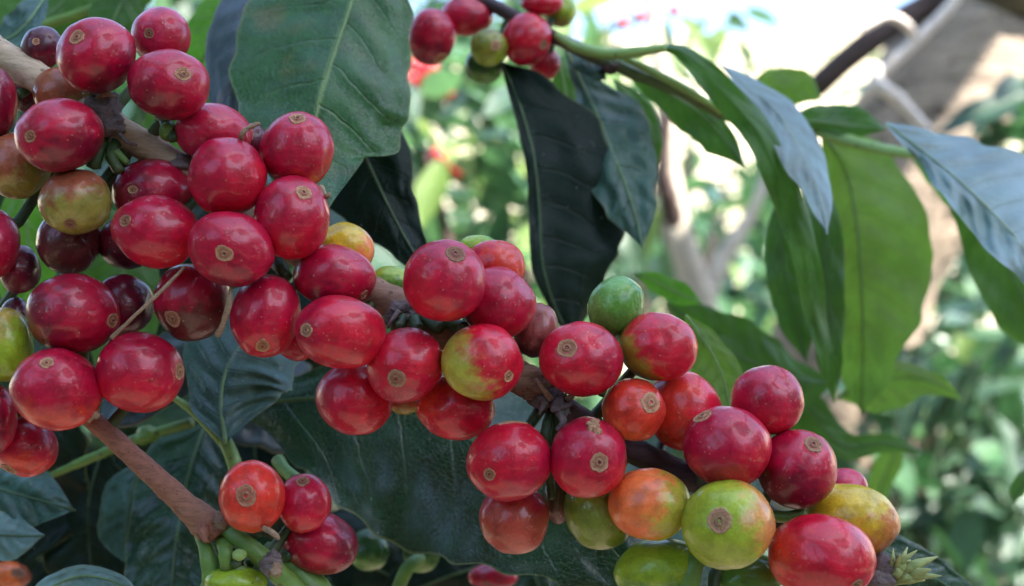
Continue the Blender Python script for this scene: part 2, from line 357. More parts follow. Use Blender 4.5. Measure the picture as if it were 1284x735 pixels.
def leaf(parent, mid, wl, wr, mat, foldl=0.25, foldr=0.25, wave=0.0, nw=5, pleat=0.35, nv=9, flip=False, nu=70, rib=(4, 1.2), ribmat='palestalk', seed=0, curl=0.0, up=None):
    """a leaf blade laid out round its midrib. mid: (px,py,distance); wl / wr: half widths in photo px on its left and
    right along the midrib; fold: how much each half leans away; wave: ripple of the margin (mm)."""
    if up is None: up = {'blue': .6, 'slate': .6, 'sheen': .6, 'deep': .6, 'top': .5, 'black': .15}.get(mat, 0.1)
    pleat *= 0.5; ym = sum(q[1] for q in mid) / len(mid)
    nvh = 13; path = catmull(mid, nu); verts = []; uvs = []; faces = []
    rnd = random.Random(seed); p1, p2 = rnd.random() * 6, rnd.random() * 6
    for i in range(nu):
        u = i / (nu - 1); a = path[max(i - 1, 0)]; b = path[min(i + 1, nu - 1)]
        tx, ty = b[0] - a[0], b[1] - a[1]; L = math.hypot(tx, ty) or 1; nx, ny = ty / L, -tx / L     # points right when heading down... flipped below
        cx, cy, d = path[i]
        L_, R_ = lerp_list(wl, u), lerp_list(wr, u)
        for j in range(-nvh, nvh + 1):
            v = j / nvh; av = abs(v)
            w = (L_ if v < 0 else R_)
            edge = 1 + 0.012 * math.sin(u * 26 + p1 + (3 if v < 0 else 0)) + 0.012 * math.sin(u * 57 + p2)
            off = v * w * edge
            x = cx + nx * off; y = cy + ny * off
            fold = foldl if v < 0 else foldr
            s = pxs(d)
            dd = fold * (av ** 1.3) * w * s + curl * (av ** 3) * w * s
            dd += wave * 0.001 * math.sin(u * nw * 6.28 + p1 + (1.3 if v < 0 else 0)) * av ** 1.8
            ph = u * nv - 1.25 * av ** 1.25 + (0.42 if v > 0 else 0)
            dd += pleat * 0.001 * (math.cos(2 * math.pi * ph)) * math.sin(math.pi * min(1, av * 1.0)) ** 0.8 * min(1, w / 40)
            dd += (0.0022 * noise.noise(Vector((u * 3.0 + seed, v * 1.6, seed))) + 0.0004 * noise.noise(Vector((u * 9.0 + seed, v * 4, seed)))) * min(1, w / 40)
            dd -= (y - ym) * up * s            # the blade leans back so that its upper face looks to the sky
            verts.append(P(x, y, d + dd)); uvs.append((u, 0.5 + 0.5 * v))
    row = 2 * nvh + 1
    for i in range(nu - 1):
        for j in range(row - 1):
            a = i * row + j; faces.append((a, a + 1, a + 1 + row, a + row))
    # make the front face look at the camera (or away, with flip)
    k = faces[(nu // 2) * (row - 1) + row // 2]; A, B, Cc = (verts[q] for q in k[:3])
    nrm = (B - A).cross(Cc - A)
    if (nrm.y > 0) != flip: faces = [f[::-1] for f in faces]
    lf = mesh_obj('leaf', verts, faces, M[mat], parent, origin=P(*path[0]), uvs=uvs)
    if rib:
        off = -0.0003
        rp = [(p[0], p[1], p[2] + off - (p[1] - ym) * up * pxs(p[2])) for p in path[::4] + [path[-1]]]
        rw = [q * 0.62 for q in (rib[0], rib[0] * .8, (rib[0] + rib[1]) / 2, rib[1])]
        tube('midrib', rp, rw, M[{'palestalk': 'rib_mid', 'stalk': 'rib_dark', 'darkstalk': 'rib_deep'}[ribmat]], lf, n=36, seg=8, lump=0.05, flat=0.45)
    return lf

# ------------------------------------------------------------------ cherries
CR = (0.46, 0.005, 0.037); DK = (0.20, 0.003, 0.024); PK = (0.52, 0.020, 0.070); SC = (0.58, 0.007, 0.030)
VD = (0.085, 0.010, 0.022); RO = (0.66, 0.040, 0.022); OB = (0.34, 0.085, 0.040); OL = (0.30, 0.26, 0.05); GR = (0.10, 0.25, 0.035)
GY = (0.30, 0.42, 0.025); OR = (0.80, 0.17, 0.045); YE = (0.68, 0.46, 0.030); DG = (0.03, 0.09, 0.02); BR = (0.13, 0.022, 0.022)
# centre x, y, radii x, y, tilt (deg, clockwise), scar (x, y, angular size) or None, main colour, second colour, direction of second (x, y, amount), layer, label
F = 'main'; T = 'twig'; U = 'upper'; B_ = 'low'
cherries = [
 (F,121,70,49,47,0,(96,46,.24),CR,DK,(1,1,.5),-1,'plump crimson cherry above the beige bark, dark scar at its upper left'),
 (F,202,45,38,35,20,(187,42,.2),PK,CR,(1,0,0),1,'dusty pinkish red cherry at the top edge behind two glossy ones'),
 (F,213,106,52,43,8,(230,93,.22),CR,DK,(-1,1,.4),-1,'wide crimson cherry with round brown scar, beside the left edge of the big top leaf'),
 (F,76,170,55,45,-4,(37,171,.19),CR,DK,(0.3,1,.1),-1,'dark crimson speckled cherry hanging below the beige branch with a scar at its left end'),
 (F,80,118,38,33,15,None,OB,OL,(1,0.6,.4),1,'brownish orange cherry squeezed between two crimson ones on the beige branch'),
 (F,53,60,27,26,0,(45,52,.2),VD,DK,(0,1,.3),1.5,'small blackish purple cherry with a dried tip at the top left corner'),
 (F,-2,130,24,42,0,None,DK,CR,(1,0,.7),0,'dark crimson cherry cut by the left edge above the brownish orange one'),
 (F,32,113,20,28,0,None,DK,VD,(0,1,.3),2,'shaded dark red cherry half hidden under the beige branch'),
 (F,22,208,42,41,0,None,OB,OL,(0.5,1,.2),0,'brown and olive cherry at the left edge under the speckled crimson one'),
 (F,95,253,45,41,0,(88,281,.2),OL,OB,(-.3,-1,.2),-1,'olive and orange cherry with its dark scar at the bottom'),
 (F,87,302,40,41,0,None,BR,DK,(0,-1,.4),1,'brown maroon cherry tucked beneath the olive and orange one'),
 (F,-8,305,34,43,0,None,PK,CR,(0,1,.2),0,'pinkish crimson cherry cut by the left edge beside the maroon one'),
 (F,192,240,50,40,0,(166,238,.15),CR,DK,(-1,0,.2),1,'purplish crimson cherry partly covered by the oval one in front of it'),
 (F,196,290,54,44,8,(156,277,.2),CR,SC,(1,1,.3),-1,'oval red cherry pointing left with a tan scar at its left end'),
 (F,160,303,36,34,0,None,DK,VD,(0,1,.1),1.5,'dark crimson cherry seen as a rim below the oval red one'),
 (F,268,167,48,36,10,None,CR,PK,(-1,0,.4),1,'red cherry with a pale crease just below the branch, behind the tall one'),
 (F,318,178,17,23,0,(311,168,.5),VD,DK,(0,1,.3),1.5,'tiny dark unripe cherry with a shrivelled tan calyx between three red ones'),
 (F,285,222,49,48,15,None,CR,SC,(1,1,.2),-1,'bright red round cherry without visible scar at the centre of the upper left cluster'),
 (F,373,188,45,47,0,(373,148,.26),CR,RO,(0.5,1,.75),-0.5,'crimson cherry standing upright in front of the big top leaf'),
 (F,367,273,47,51,0,(381,241,.23),CR,SC,(0,1,.3),-1,'crimson cherry with tan scar near its top, under the upright one'),
 (F,290,312,54,46,18,(281,318,.24),CR,DK,(0,1,.6),-1.6,'speckled red cherry whose oval reddish scar faces the viewer'),
 (F,434,312,35,32,20,None,YE,OR,(1,0.5,.45),1.6,'half hidden yellow cherry with an orange flush below the dark leaf'),
 (F,420,347,50,39,8,(458,370,.17),CR,DK,(0,1,.5),0,'dark red cherry with its scar at the lower right, above the wide one'),
 (F,242,378,48,48,0,(216,400,.25),CR,BR,(0.3,1,.1),0.5,'shaded brownish crimson cherry crossed by a thin dry stalk'),
 (F,333,396,43,52,12,(329,434,.22),CR,SC,(0,1,.4),-0.6,'tall crimson cherry with a dark centred tan scar at its lower end'),
 (F,372,430,25,22,0,None,CR,RO,(1,0,.4),2,'sliver of a red cherry under the tall crimson one'),
 (F,427,416,56,45,8,(385,414,.2),SC,CR,(-1,0,.4),-1,'wide glossy red cherry with a tan scar at its left end'),
 (F,445,500,47,45,20,None,SC,CR,(-1,0,.4),0,'scarless round red cherry hanging in front of the wide dark leaf'),
 (F,508,458,49,44,-35,(497,475,.28),SC,CR,(0,1,.4),-0.8,'slanted red cherry with a large ringed scar facing down'),
 (F,507,505,20,15,0,None,OB,OL,(0,1,.4),1.8,'sliver of an orange cherry peeping out under the slanted red one'),
 (F,490,354,26,20,0,None,GR,GY,(0,-1,.3),2,'green unripe cherry behind the bare brown piece of branch'),
 (F,600,309,24,14,0,None,GY,GR,(1,0,.4),2.4,'pale green tip of an unripe cherry above the centre pair'),
 (F,558,352,51,51,0,(571,318,.27),CR,SC,(-1,1,.2),-1.2,'large round crimson cherry with a cracked line and a scar at its top'),
 (F,622,333,36,32,20,None,RO,CR,(-1,0,.4),1,'orange red cherry peeping over the shoulder of the large centre cherry'),
 (F,624,380,47,43,30,None,CR,SC,(0,1,.5),0,'red cherry leaning right of the large round one with the cracked line'),
 (F,605,454,50,47,10,(638,472,.17),SC,(0.44,.40,.05),(-1,.45,.22),-0.6,'two toned cherry, yellow at its lower left and red above'),
 (F,571,511,47,40,10,None,SC,RO,(-1,-1,.4),0.6,'orange red cherry hanging beneath the two toned yellow and red one'),
 (F,672,414,27,34,15,None,(0.30,.07,.06),BR,(0,1,.4),1.4,'dull brownish pink cherry half hidden behind the branch at the centre'),
 (F,728,450,51,46,6,(711,436,.28),SC,CR,(1,0,.4),-1,'glossy red cherry with round target shaped scar and a small dent'),
 (F,772,385,34,39,25,None,GR,(0.17,.36,.06),(-1,-1,.3),0.6,'the single smooth bright green unripe cherry on the top side'),
 (F,825,435,49,41,10,None,SC,(0.30,.28,.03),(-1,.5,.5),0.2,'red cherry with an olive yellow left side beside the bright green one'),
 (F,794,514,39,39,0,(816,505,.36),RO,OR,(-1,1,.5),-0.4,'small orange red cherry with big grey scar on its right'),
 (F,858,516,46,50,-20,None,RO,SC,(1,0,.2),0.5,'orange tinted red cherry without scar behind the small one with a grey scar'),
 (F,911,560,55,50,15,(880,521,.26),CR,SC,(1,1,.4),-1,'large crimson cherry with a scar seen edge on at its upper left'),
 (F,962,502,45,43,10,None,CR,SC,(0,1,.3),0.4,'scarless pinkish red cherry topmost in the right cluster'),
 (F,999,588,50,49,15,(1020,557,.27),CR,DK,(-.5,1,.1),-0.2,'deep crimson cherry with a tan scar at its upper right'),
 (F,1058,616,30,29,0,None,PK,CR,(0,1,.3),1.6,'pink shoulder of a cherry behind the yellow one'),
 (F,639,578,52,48,-12,(613,595,.18),SC,CR,(1,1,.3),-1,'crimson cherry with a small tan scar at its lower left, above the dull one'),
 (F,738,574,48,50,0,(752,580,.27),CR,SC,(0,1,.3),-1,'crimson cherry with a ringed scar and a tan flaky patch over it'),
 (F,645,650,43,44,0,None,(0.42,.06,.035),CR,(0,-1,.4),0.4,'dull orange red cherry hanging straight below the crimson one'),
 (F,752,641,43,48,-25,None,(0.20,.26,.03),GY,(0,-1,.3),0.8,'olive green unripe cherry below the one with the flaky patch'),
 (F,815,632,51,44,6,None,OR,(0.42,.38,.04),(1,.3,.25),-0.2,'orange cherry turning yellow green on its right side'),
 (F,912,657,57,56,5,(902,653,.29),(0.34,.42,.03),(0.66,.26,.07),(.6,-.15,.52),-1.2,'yellow green cherry with dark round scar and an orange blush'),
 (F,824,714,54,38,-12,None,GY,GR,(0,1,.4),0,'light green unripe cherry at the bottom edge left of the blushed one'),
 (F,936,724,46,31,0,None,(0.10,.22,.03),GR,(0,1,.4),1,'shaded green cherry at the bottom edge below the blushed one'),
 (F,1030,699,67,53,14,(1074,733,.17),SC,RO,(-1,0,.5),-1.2,'big red oval cherry at the bottom right beside the branch tip'),
 (F,1068,651,59,44,14,None,(0.64,.44,.025),(0.50,.15,.04),(1,.8,.45),0,'yellow cherry browning at its right end, above the big red oval'),
 (F,700,622,20,34,0,None,(0.10,.08,.03),BR,(0,1,.3),1.8,'shaded olive brown cherry between the dull red and olive green ones'),
 (T,92,393,58,49,4,(142,402,.2),CR,DK,(-1,0,.3),-0.5,'large crimson cherry with a scar at its right end at the left side'),
 (T,155,382,38,38,0,None,DK,VD,(1,0,.3),0.8,'dark crimson cherry behind the large one with the right hand scar'),
 (T,5,433,38,46,0,(-6,421,.16),GY,(0.45,.30,.06),(-.5,-1,.3),-0.3,'yellow green cherry cut by the left edge among red ones'),
 (T,71,488,57,50,6,(58,455,.18),CR,RO,(0,1,.6),-1,'red cherry at whose lower right the reddish twig begins'),
 (T,176,467,55,49,5,(227,466,.24),CR,SC,(0,1,.3),-0.6,'round red cherry with its scar on the right rim, left of the grey leaf'),
 (T,-6,525,28,43,0,None,DK,CR,(1,0,.5),0.2,'dark red cherry cut by the left edge under the yellow green one'),
 (T,30,560,43,37,10,(10,590,.3),CR,RO,(0,1,.4),0.4,'red cherry with flaky tan lower end in the left bottom cluster'),
 (T,25,338,26,30,0,None,DK,VD,(1,0,.3),1.4,'dark pink cherry in shade left of the large crimson one'),
 (T,20,398,20,24,0,None,VD,DK,(0,1,.3),1.8,'purple black cherry hidden between the yellow green and the large crimson one'),
 (B_,316,622,41,45,0,(308,622,.33),(0.68,.035,.022),RO,(0,1,.3),-0.5,'orange red cherry facing the viewer with a big double ringed scar'),
 (B_,382,631,33,36,10,(379,603,.27),CR,SC,(0,1,.4),0,'small crimson cherry touching the orange red one with the double scar'),
 (B_,402,681,47,38,12,None,CR,DK,(1,0,.4),0.4,'plain crimson cherry lowest in the group of three'),
 (B_,296,730,38,21,0,None,GY,GR,(0,1,.4),-0.6,'yellow green cherry at the bottom edge under the green stalks'),
]
far_cherries = [
 (U,541,46,30,35,10,(552,74,.3),CR,DK,(0,1,.4),0,'blurred dark red cherry hanging at the right edge of the big top leaf'),
 (U,585,20,33,25,0,None,CR,SC,(0,1,.4),0.6,'red cherry at the top edge beside the purple shoot'),
 (U,661,50,30,33,15,(682,56,.22),SC,CR,(0,1,.4),-0.4,'glossy red cherry right of the olive one on the upper shoot'),
 (U,613,60,23,24,0,(622,57,.3),(0.24,.24,.03),GY,(0,1,.4),-0.8,'small olive cherry between two red ones at the top'),
 (U,607,83,24,22,0,None,DG,GR,(0,1,.4),0.6,'dark green unripe cherry under the small olive one'),
 (U,683,80,19,20,0,None,CR,SC,(0,1,.4),1,'small red cherry half hidden beneath the glossy red one at the top'),
 (U,680,4,26,16,0,None,SC,CR,(0,1,.4),0.4,'red cherry cut by the top edge above the purple shoot'),
 (U,702,14,20,20,0,None,GY,OL,(0,1,.4),0.8,'yellow green cherry at the top edge where the shoot starts'),
]
deep_cherries = [
 ('d',462,690,26,26,0,None,DG,GR,(0,1,.4),0,'shaded dark green cherry under the margin of the wide leaf, left of its neighbour'),
 ('d',528,694,23,24,0,None,DG,GR,(0,1,.4),0,'shaded dark green cherry at the bottom centre beside a pale stalk'),
 ('d',618,724,30,17,0,None,CR,DK,(0,1,.4),0,'red cherry showing under the wide leaf at the bottom edge'),
 ('d',12,722,27,18,0,(24,718,.4),OR,OB,(1,0,.4),0,'orange cherry with a dark scar in the bottom left corner'),
]
GROUP = {F: 'coffee cherries on the main branch', T: 'coffee cherries in the cluster at the left edge', B_: 'coffee cherries at the fork of the reddish twig', U: 'coffee cherries on the upper shoot', 'd': 'coffee cherries in the shade below'}

def settle(tab, base, step):
    """give every cherry a distance so that neighbours touch but do not sink into each other"""
    z = [base + c[10] * step for c in tab]; tgt = list(z); rr = [(c[3] + c[4]) / 2 * pxs(base) for c in tab]
    for it in range(300):
        for i in range(len(tab)):
            for j in range(i + 1, len(tab)):
                dpx = math.hypot(tab[i][1] - tab[j][1], tab[i][2] - tab[j][2]) * pxs(base); s = (rr[i] + rr[j]) * 0.97
                if dpx < s:
                    need = math.sqrt(s * s - dpx * dpx) * 0.93
                    sign = 1 if tgt[j] >= tgt[i] else -1
                    gap = (z[j] - z[i]) * sign
                    if gap < need:
                        m = (need - gap) / 2 * sign
                        z[j] += m * 0.9; z[i] -= m * 0.9
        for i in range(len(tab)): z[i] += (tgt[i] - z[i]) * 0.01
    return z

STEMS = {}
def make_cherry(c, d, idx):
    key, cx, cy, rx, ry, ang, scar, c1, c2, g, lay, label = c
    s = pxs(d); ctr = P(cx, cy, d); a = R(-ang)
    Rm = Matrix.Rotation(-a, 3, 'Y')      # tilt clockwise in the picture
    rx *= 1.03; ry *= 1.03; rd = (rx + ry) / 2 * 0.97
    rnd = random.Random(idx * 7 + 1); off = Vector((rnd.random() * 50, rnd.random() * 50, 0))
    Rinv = Rm.inverted()
    if scar:
        q = Rinv @ Vector(((scar[0] - cx), 0, -(scar[1] - cy)))
        ux, uz = q.x / rx, q.z / ry; h = min(0.985, math.hypot(ux, uz)); k = h / max(1e-6, math.hypot(ux, uz))
        n = Vector((ux * k, -math.sqrt(max(0.0, 1 - h * h)), uz * k))
    else:                                  # scar turned away from the viewer, roughly sideways and down
        n = Vector((rnd.uniform(-.7, .7), rnd.uniform(.5, .9), rnd.uniform(-1, -.1))).normalized()
    q = Vector((0, 0, 1)).rotation_difference(n).to_matrix()
    thm = scar[2] * 0.96 if scar else 0.22
    vd = (Vector((0, 0, CZ)) - ctr).normalized(); VQ = Vector((0, -1, 0)).rotation_difference(vd).to_matrix(); cosa = -vd.y
    er = Vector((vd.x, 0, vd.z)); er = er.normalized() if er.length > 1e-6 else Vector((1, 0, 0))
    gd = Vector((g[0], 0.0, -g[1])).normalized() if (g[0] or g[1]) else Vector((0, 0, -1))
    def surf(th, ph, hh=0.0):
        v = Vector((math.sin(th) * math.cos(ph), math.sin(th) * math.sin(ph), math.cos(th)))
        r = 1 - 0.045 * math.exp(-(th / (thm * 1.4)) ** 2) - 0.06 * math.exp(-((math.pi - th) / 0.30) ** 2)
        r += 0.050 * noise.noise(v * 1.3 + off) + 0.015 * noise.noise(v * 3.2 + off)
        r -= 0.018 * math.exp(-(v.x / 0.10) ** 2) * math.sin(th)        # faint groove between the two seeds
        r += hh
        w = q @ (v * r)
        p = Rm @ Vector((w.x * rx, w.y * rd, w.z * ry))
        p = VQ @ (p - er * (p.dot(er) * (1 - cosa)))
        return ctr + p * s, w.normalized()
    nu, nv = 60, 44; verts = []; cols = []; faces = []
    for j in range(nv + 1):
        th = math.pi * j / nv
        for i in range(nu):
            p, w = surf(th, 2 * math.pi * i / nu)
            verts.append(p)
            wi = Rm @ w
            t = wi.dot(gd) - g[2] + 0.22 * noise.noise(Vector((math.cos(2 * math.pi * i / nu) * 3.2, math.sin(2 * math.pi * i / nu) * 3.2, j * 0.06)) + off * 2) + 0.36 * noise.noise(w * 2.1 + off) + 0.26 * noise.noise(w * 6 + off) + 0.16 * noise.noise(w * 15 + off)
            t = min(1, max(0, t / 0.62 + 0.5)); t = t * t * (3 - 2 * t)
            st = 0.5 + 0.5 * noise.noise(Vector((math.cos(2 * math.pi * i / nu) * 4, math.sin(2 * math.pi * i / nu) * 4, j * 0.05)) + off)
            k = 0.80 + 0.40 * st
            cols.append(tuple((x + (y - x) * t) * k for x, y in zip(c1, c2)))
    for j in range(nv):
        for i in range(nu):
            a0 = j * nu + i; a1 = j * nu + (i + 1) % nu
            faces.append((a0, a0 + nu, a1 + nu, a1))
    o = mesh_obj('coffee_cherry', verts, faces, M['skin'], None, origin=ctr, cols=cols)
    tag(o, label, 'coffee cherry', GROUP[key])
    # calyx scar: rings of cork round a pit
    ns, nr = 30, 11; sv = []; ring = []; sf = []
    prof = [-0.03, -0.012, 0.026, 0.034, 0.002, -0.004, 0.010, 0.004, 0.012, 0.028, -0.014]
    for j in range(nr):
        t = j / (nr - 1)
        for i in range(ns):
            ph = 2 * math.pi * i / ns
            irr = 1 + 0.15 * noise.noise(Vector((math.cos(ph) * 1.4, math.sin(ph) * 1.4, idx * .37))) + 0.10 * noise.noise(Vector((math.cos(ph) * 3.3, math.sin(ph) * 3.3, idx * .7)))
            p, w = surf(thm * max(t, 0.02) * irr, ph, prof[j] * (1 + 0.6 * noise.noise(Vector((math.cos(ph) * 3, math.sin(ph) * 3, t * 5 + idx * .7)))) + 0.003 * (j < nr - 1))
            sv.append(p); ring.append(t)
    for j in range(nr - 1):
        for i in range(ns):
            a0 = j * ns + i; a1 = j * ns + (i + 1) % ns; sf.append((a0, a0 + ns, a1 + ns, a1))
    sf.append(tuple(range(ns)))
    mesh_obj('calyx_scar', sv, sf, M['scar'], o, origin=surf(0, 0)[0], attrs={'ring': ring})
    base, w = surf(math.pi, 0)
    return o, base, (base - ctr).normalized(), surf

# ------------------------------------------------------------------ main fruiting branch
mb = empty('fruiting_branch', P(600, 440, D0 + 0.004), 'long woody coffee branch, beige left and dark purple right, carrying most cherries', 'branch')
main_path = [(-60, 20, D0 + .006), (0, 66, D0 + .005), (60, 107, D0 + .004), (130, 150, D0 + .004), (180, 182, D0 + .004), (237, 215, D0 + .006), (300, 265, D0 + .008), (400, 330, D0 + .008), (480, 372, D0 + .006), (525, 398, D0 + .006), (600, 440, D0 + .007), (655, 476, D0 + .004), (700, 508, D0 + .004), (765, 550, D0 + .006), (830, 582, D0 + .006), (880, 606, D0 + .007), (960, 648, D0 + .008), (1050, 690, D0 + .006), (1108, 712, D0 + .002)]
tube('stem', main_path, [17, 19, 18, 19, 18, 20, 22, 21, 17, 16, 16, 15, 13], M['branch'], mb, n=220, seg=28, lump=0.16)
def spine(path): return [P(*p) for p in catmull(path, 160)]
STEMS[F] = (spine(main_path), mb)
for i, (x, y, rx, ry, dd, lm) in enumerate([(133, 136, 21, 19, .0015, .5), (142, 158, 15, 12, .001, .6), (228, 205, 15, 12, .004, .4), (505, 392, 22, 19, .004, .5), (660, 478, 30, 20, .002, .2), (686, 500, 21, 14, .001, .5), (704, 508, 13, 12, -.001, .6), (668, 485, 15, 13, .0005, .6), (885, 604, 20, 19, .006, .4)]):
    blob('node', x, y, D0 + dd, rx, ry, M['node'] if i not in (4, 7, 8) else M['brownnode' if i < 8 else 'purple'], mb, seed=i, lump=lm)
# shrivelled flower remains and bract tips on the nodes
for i, (pts, rr) in enumerate([([(118, 126, D0), (132, 118, D0 - .001), (146, 122, D0)], [2, 4, 1]), ([(120, 122, D0 + .001), (112, 118, D0 - .0005)], [3, 1]),
      ([(150, 168, D0), (160, 178, D0 - .001), (172, 182, D0)], [2, 3, 1.5]), ([(690, 500, D0 - .001), (678, 484, D0 - .003), (672, 474, D0 - .002)], [5, 3, 1]),
      ([(700, 515, D0 - .001), (706, 528, D0 - .003), (698, 540, D0 - .003)], [6, 5, 2]), ([(684, 505, D0 - .001), (676, 520, D0 - .002)], [5, 2]), ([(712, 500, D0 - .001), (722, 494, D0 - .003)], [4, 2]),
      ([(500, 392, D0), (490, 404, D0 - .002), (486, 412, D0 - .002)], [5, 3, 1]), ([(515, 385, D0), (524, 376, D0 - .001)], [5, 2])]):
    tube('bract', pts, rr, M['node'] if i % 3 else M['dead'], mb, n=10, seg=8, lump=0.5, seed=i)
# green bases of fruit stalks that can be seen between the cherries
for i, (pts, rr, mt) in enumerate([
      ([(150, 172, D0 + .004), (140, 195, D0), (150, 215, D0 - .001)], [6, 8, 7], 'darkstalk'), ([(135, 165, D0 + .004), (122, 190, D0), (118, 210, D0)], [6, 9, 9], 'darkstalk'),
      ([(145, 190, D0), (160, 205, D0)], [6, 4], 'stalk'), ([(218, 175, D0), (206, 150, D0 + .002), (196, 145, D0 + .003)], [6, 9, 5], 'darkstalk'),
      ([(340, 318, D0 + .006), (352, 336, D0 + .001), (362, 350, D0 + .001)], [8, 9, 7], 'darkstalk'),
      ([(505, 398, D0 + .002), (498, 412, D0 - .001)], [7, 9], 'darkstalk'), ([(520, 400, D0 + .002), (524, 414, D0 - .001)], [8, 9], 'darkstalk'), ([(530, 398, D0 + .002), (552, 412, D0)], [8, 9], 'darkstalk'), ([(560, 405, D0 + .004), (582, 412, D0)], [8, 9], 'darkstalk'),
      ([(690, 515, D0 + .002), (684, 545, D0), (690, 560, D0)], [5, 7, 5], 'darkstalk'), ([(700, 515, D0 + .002), (690, 590, D0 + .004), (692, 625, D0 + .004)], [5, 6, 5], 'darkstalk'),
      ([(765, 475, D0 + .004), (752, 495, D0 + .003)], [4, 6], 'stalk'), ([(890, 615, D0 + .006), (940, 640, D0 + .001), (985, 648, D0 + .001), (1010, 643, D0)], [6, 7, 8, 8], 'mid'),
      ([(950, 650, D0 + .004), (965, 665, D0)], [7, 9], 'stalk'), ([(880, 690, D0 - .001), (868, 712, D0 - .003), (862, 735, D0 - .003), (850, 765, D0 - .002)], [10, 14, 15, 13], 'stalk'), ([(905, 700, D0 + .004), (895, 730, D0), (900, 760, D0)], [8, 8, 8], 'darkstalk')]):
    tube('fruit_stalk', pts, rr, M['stalk'] if mt == 'mid' else M[mt], mb, n=14, seg=10, lump=0.15, seed=i)
blob('bud', 211, 165, D0 + .001, 11, 13, M['stalk'], mb, seed=3, lump=.1)

# branch tip with purplish bud and spiky stipules
blob('bud', 1110, 714, D0 - .002, 17, 18, M['node'], mb, seed=31, lump=.35)
blob('bud', 1104, 730, D0 - .003, 18, 14, M['node'], mb, seed=33, lump=.35)
rs = random.Random(5)
for i, (x, y, r) in enumerate([(1138, 686, 5), (1150, 690, 5), (1128, 694, 6), (1158, 705, 6), (1142, 702, 7), (1168, 714, 8), (1176, 698, 7), (1148, 722, 8), (1120, 688, 4), (1160, 728, 8), (1180, 722, 6), (1134, 712, 8)]):
    tube('stipule', [(1118 + rs.uniform(-6, 6), 722 + rs.uniform(-8, 8), D0 - .001), ((1118 + x) / 2 + rs.uniform(-4, 4), (722 + y) / 2, D0 - .004), (x, y, D0 - .004 + rs.uniform(-.002, .002))], [r * .8, r, 0.5], M['bud'], mb, n=10, seg=7, lump=0.25, seed=i, flat=0.5)
# loose dry stalks
tube('withered_stalk', [(232, 334, D0 - .008), (205, 362, D0 - .010), (170, 395, D0 - .011), (140, 424, D0 - .010)], [2, 2.6, 2.2, 3], M['dead'], mb, n=24, seg=8, lump=0.3)
tube('withered_stalk', [(290, 360, D0 - .010), (286, 385, D0 - .010), (280, 405, D0 - .009), (273, 421, D0 - .008)], [2, 4, 3.4, 4], M['dead'], mb, n=20, seg=8, lump=0.4)
tube('withered_stalk', [(300, 184, D0 - .004), (304, 168, D0 - .006), (312, 160, D0 - .006), (326, 155, D0 - .006)], [3, 4, 3, 2], M['dead'], mb, n=16, seg=8, lump=0.5)
tube('withered_stalk', [(402, 236, D0 - .002), (408, 246, D0 - .004), (414, 243, D0 - .004)], [5, 4, 2], M['dead'], mb, n=10, seg=8, lump=0.5)

# its leaves
leaf(mb, [(470, -95, D0 + .030), (452, -40, D0 + .029), (437, 14, D0 + .028), (413, 84, D0 + .027), (397, 142, D0 + .027), (388, 205, D0 + .027), (411, 266, D0 + .024)],
     [3, 60, 105, 125, 120, 95, 50, 1], [3, 55, 80, 98, 113, 110, 70, 1], 'top', .18, .30, .9, 3, .75, 7, rib=(5, 2), seed=1)
leaf(mb, [(395, 60, D0 + .040), (425, 130, D0 + .040), (455, 190, D0 + .040), (488, 260, D0 + .038), (520, 318, D0 + .036), (545, 352, D0 + .035)],
     [3, 60, 78, 80, 55, 25, 1], [3, 50, 60, 55, 36, 22, 1], 'black', .2, .4, .5, 3, .4, 9, rib=(3.5, 1.5), ribmat='stalk', seed=2)
leaf(mb, [(372, -60, D0 + .045), (330, -8, D0 + .043), (300, 60, D0 + .041), (290, 120, D0 + .04), (296, 180, D0 + .04)],
     [3, 42, 44, 30, 1], [3, 40, 50, 40, 1], 'slate', .3, .2, .4, 3, .5, 8, rib=(3, 1.5), ribmat='darkstalk', seed=3)
# the wide dark leaf under the fruit
leaf(mb, [(300, 520, D0 + .036), (345, 504, D0 + .030), (430, 500, D0 + .027), (530, 520, D0 + .026), (640, 575, D0 + .027), (730, 650, D0 + .03), (800, 730, D0 + .034), (835, 800, D0 + .038)],
     [8, 85, 138, 160, 166, 150, 120, 80, 30, 1], [3, 28, 55, 75, 85, 88, 80, 60, 30, 1], 'deep', .12, .25, 2.4, 2, .35, 9, nu=100, rib=(4, 2), ribmat='stalk', seed=4)
leaf(mb, [(860, 395, D0 + .030), (885, 430, D0 + .030), (905, 470, D0 + .030), (915, 520, D0 + .030), (912, 560, D0 + .030)],
     [3, 30, 40, 36, 1], [2, 18, 26, 22, 1], 'light', .3, .2, .3, 3, .5, 8, flip=True, rib=(2.5, 1.2), seed=5)
leaf(mb, [(1075, 668, D0 + .022), (1130, 700, D0 + .022), (1180, 730, D0 + .024), (1240, 770, D0 + .028)],
     [4, 30, 36, 20, 1], [3, 24, 26, 20, 1], 'deep', .2, .2, .3, 2, .4, 8, rib=(2.5, 1.2), ribmat='stalk', seed=6)
tube('fruit_stalk', [(349, 578, D0 + .018), (358, 590, D0 + .014), (378, 606, D0 + .010)], [9, 8, 9], M['stalk'], mb, n=14, seg=10)

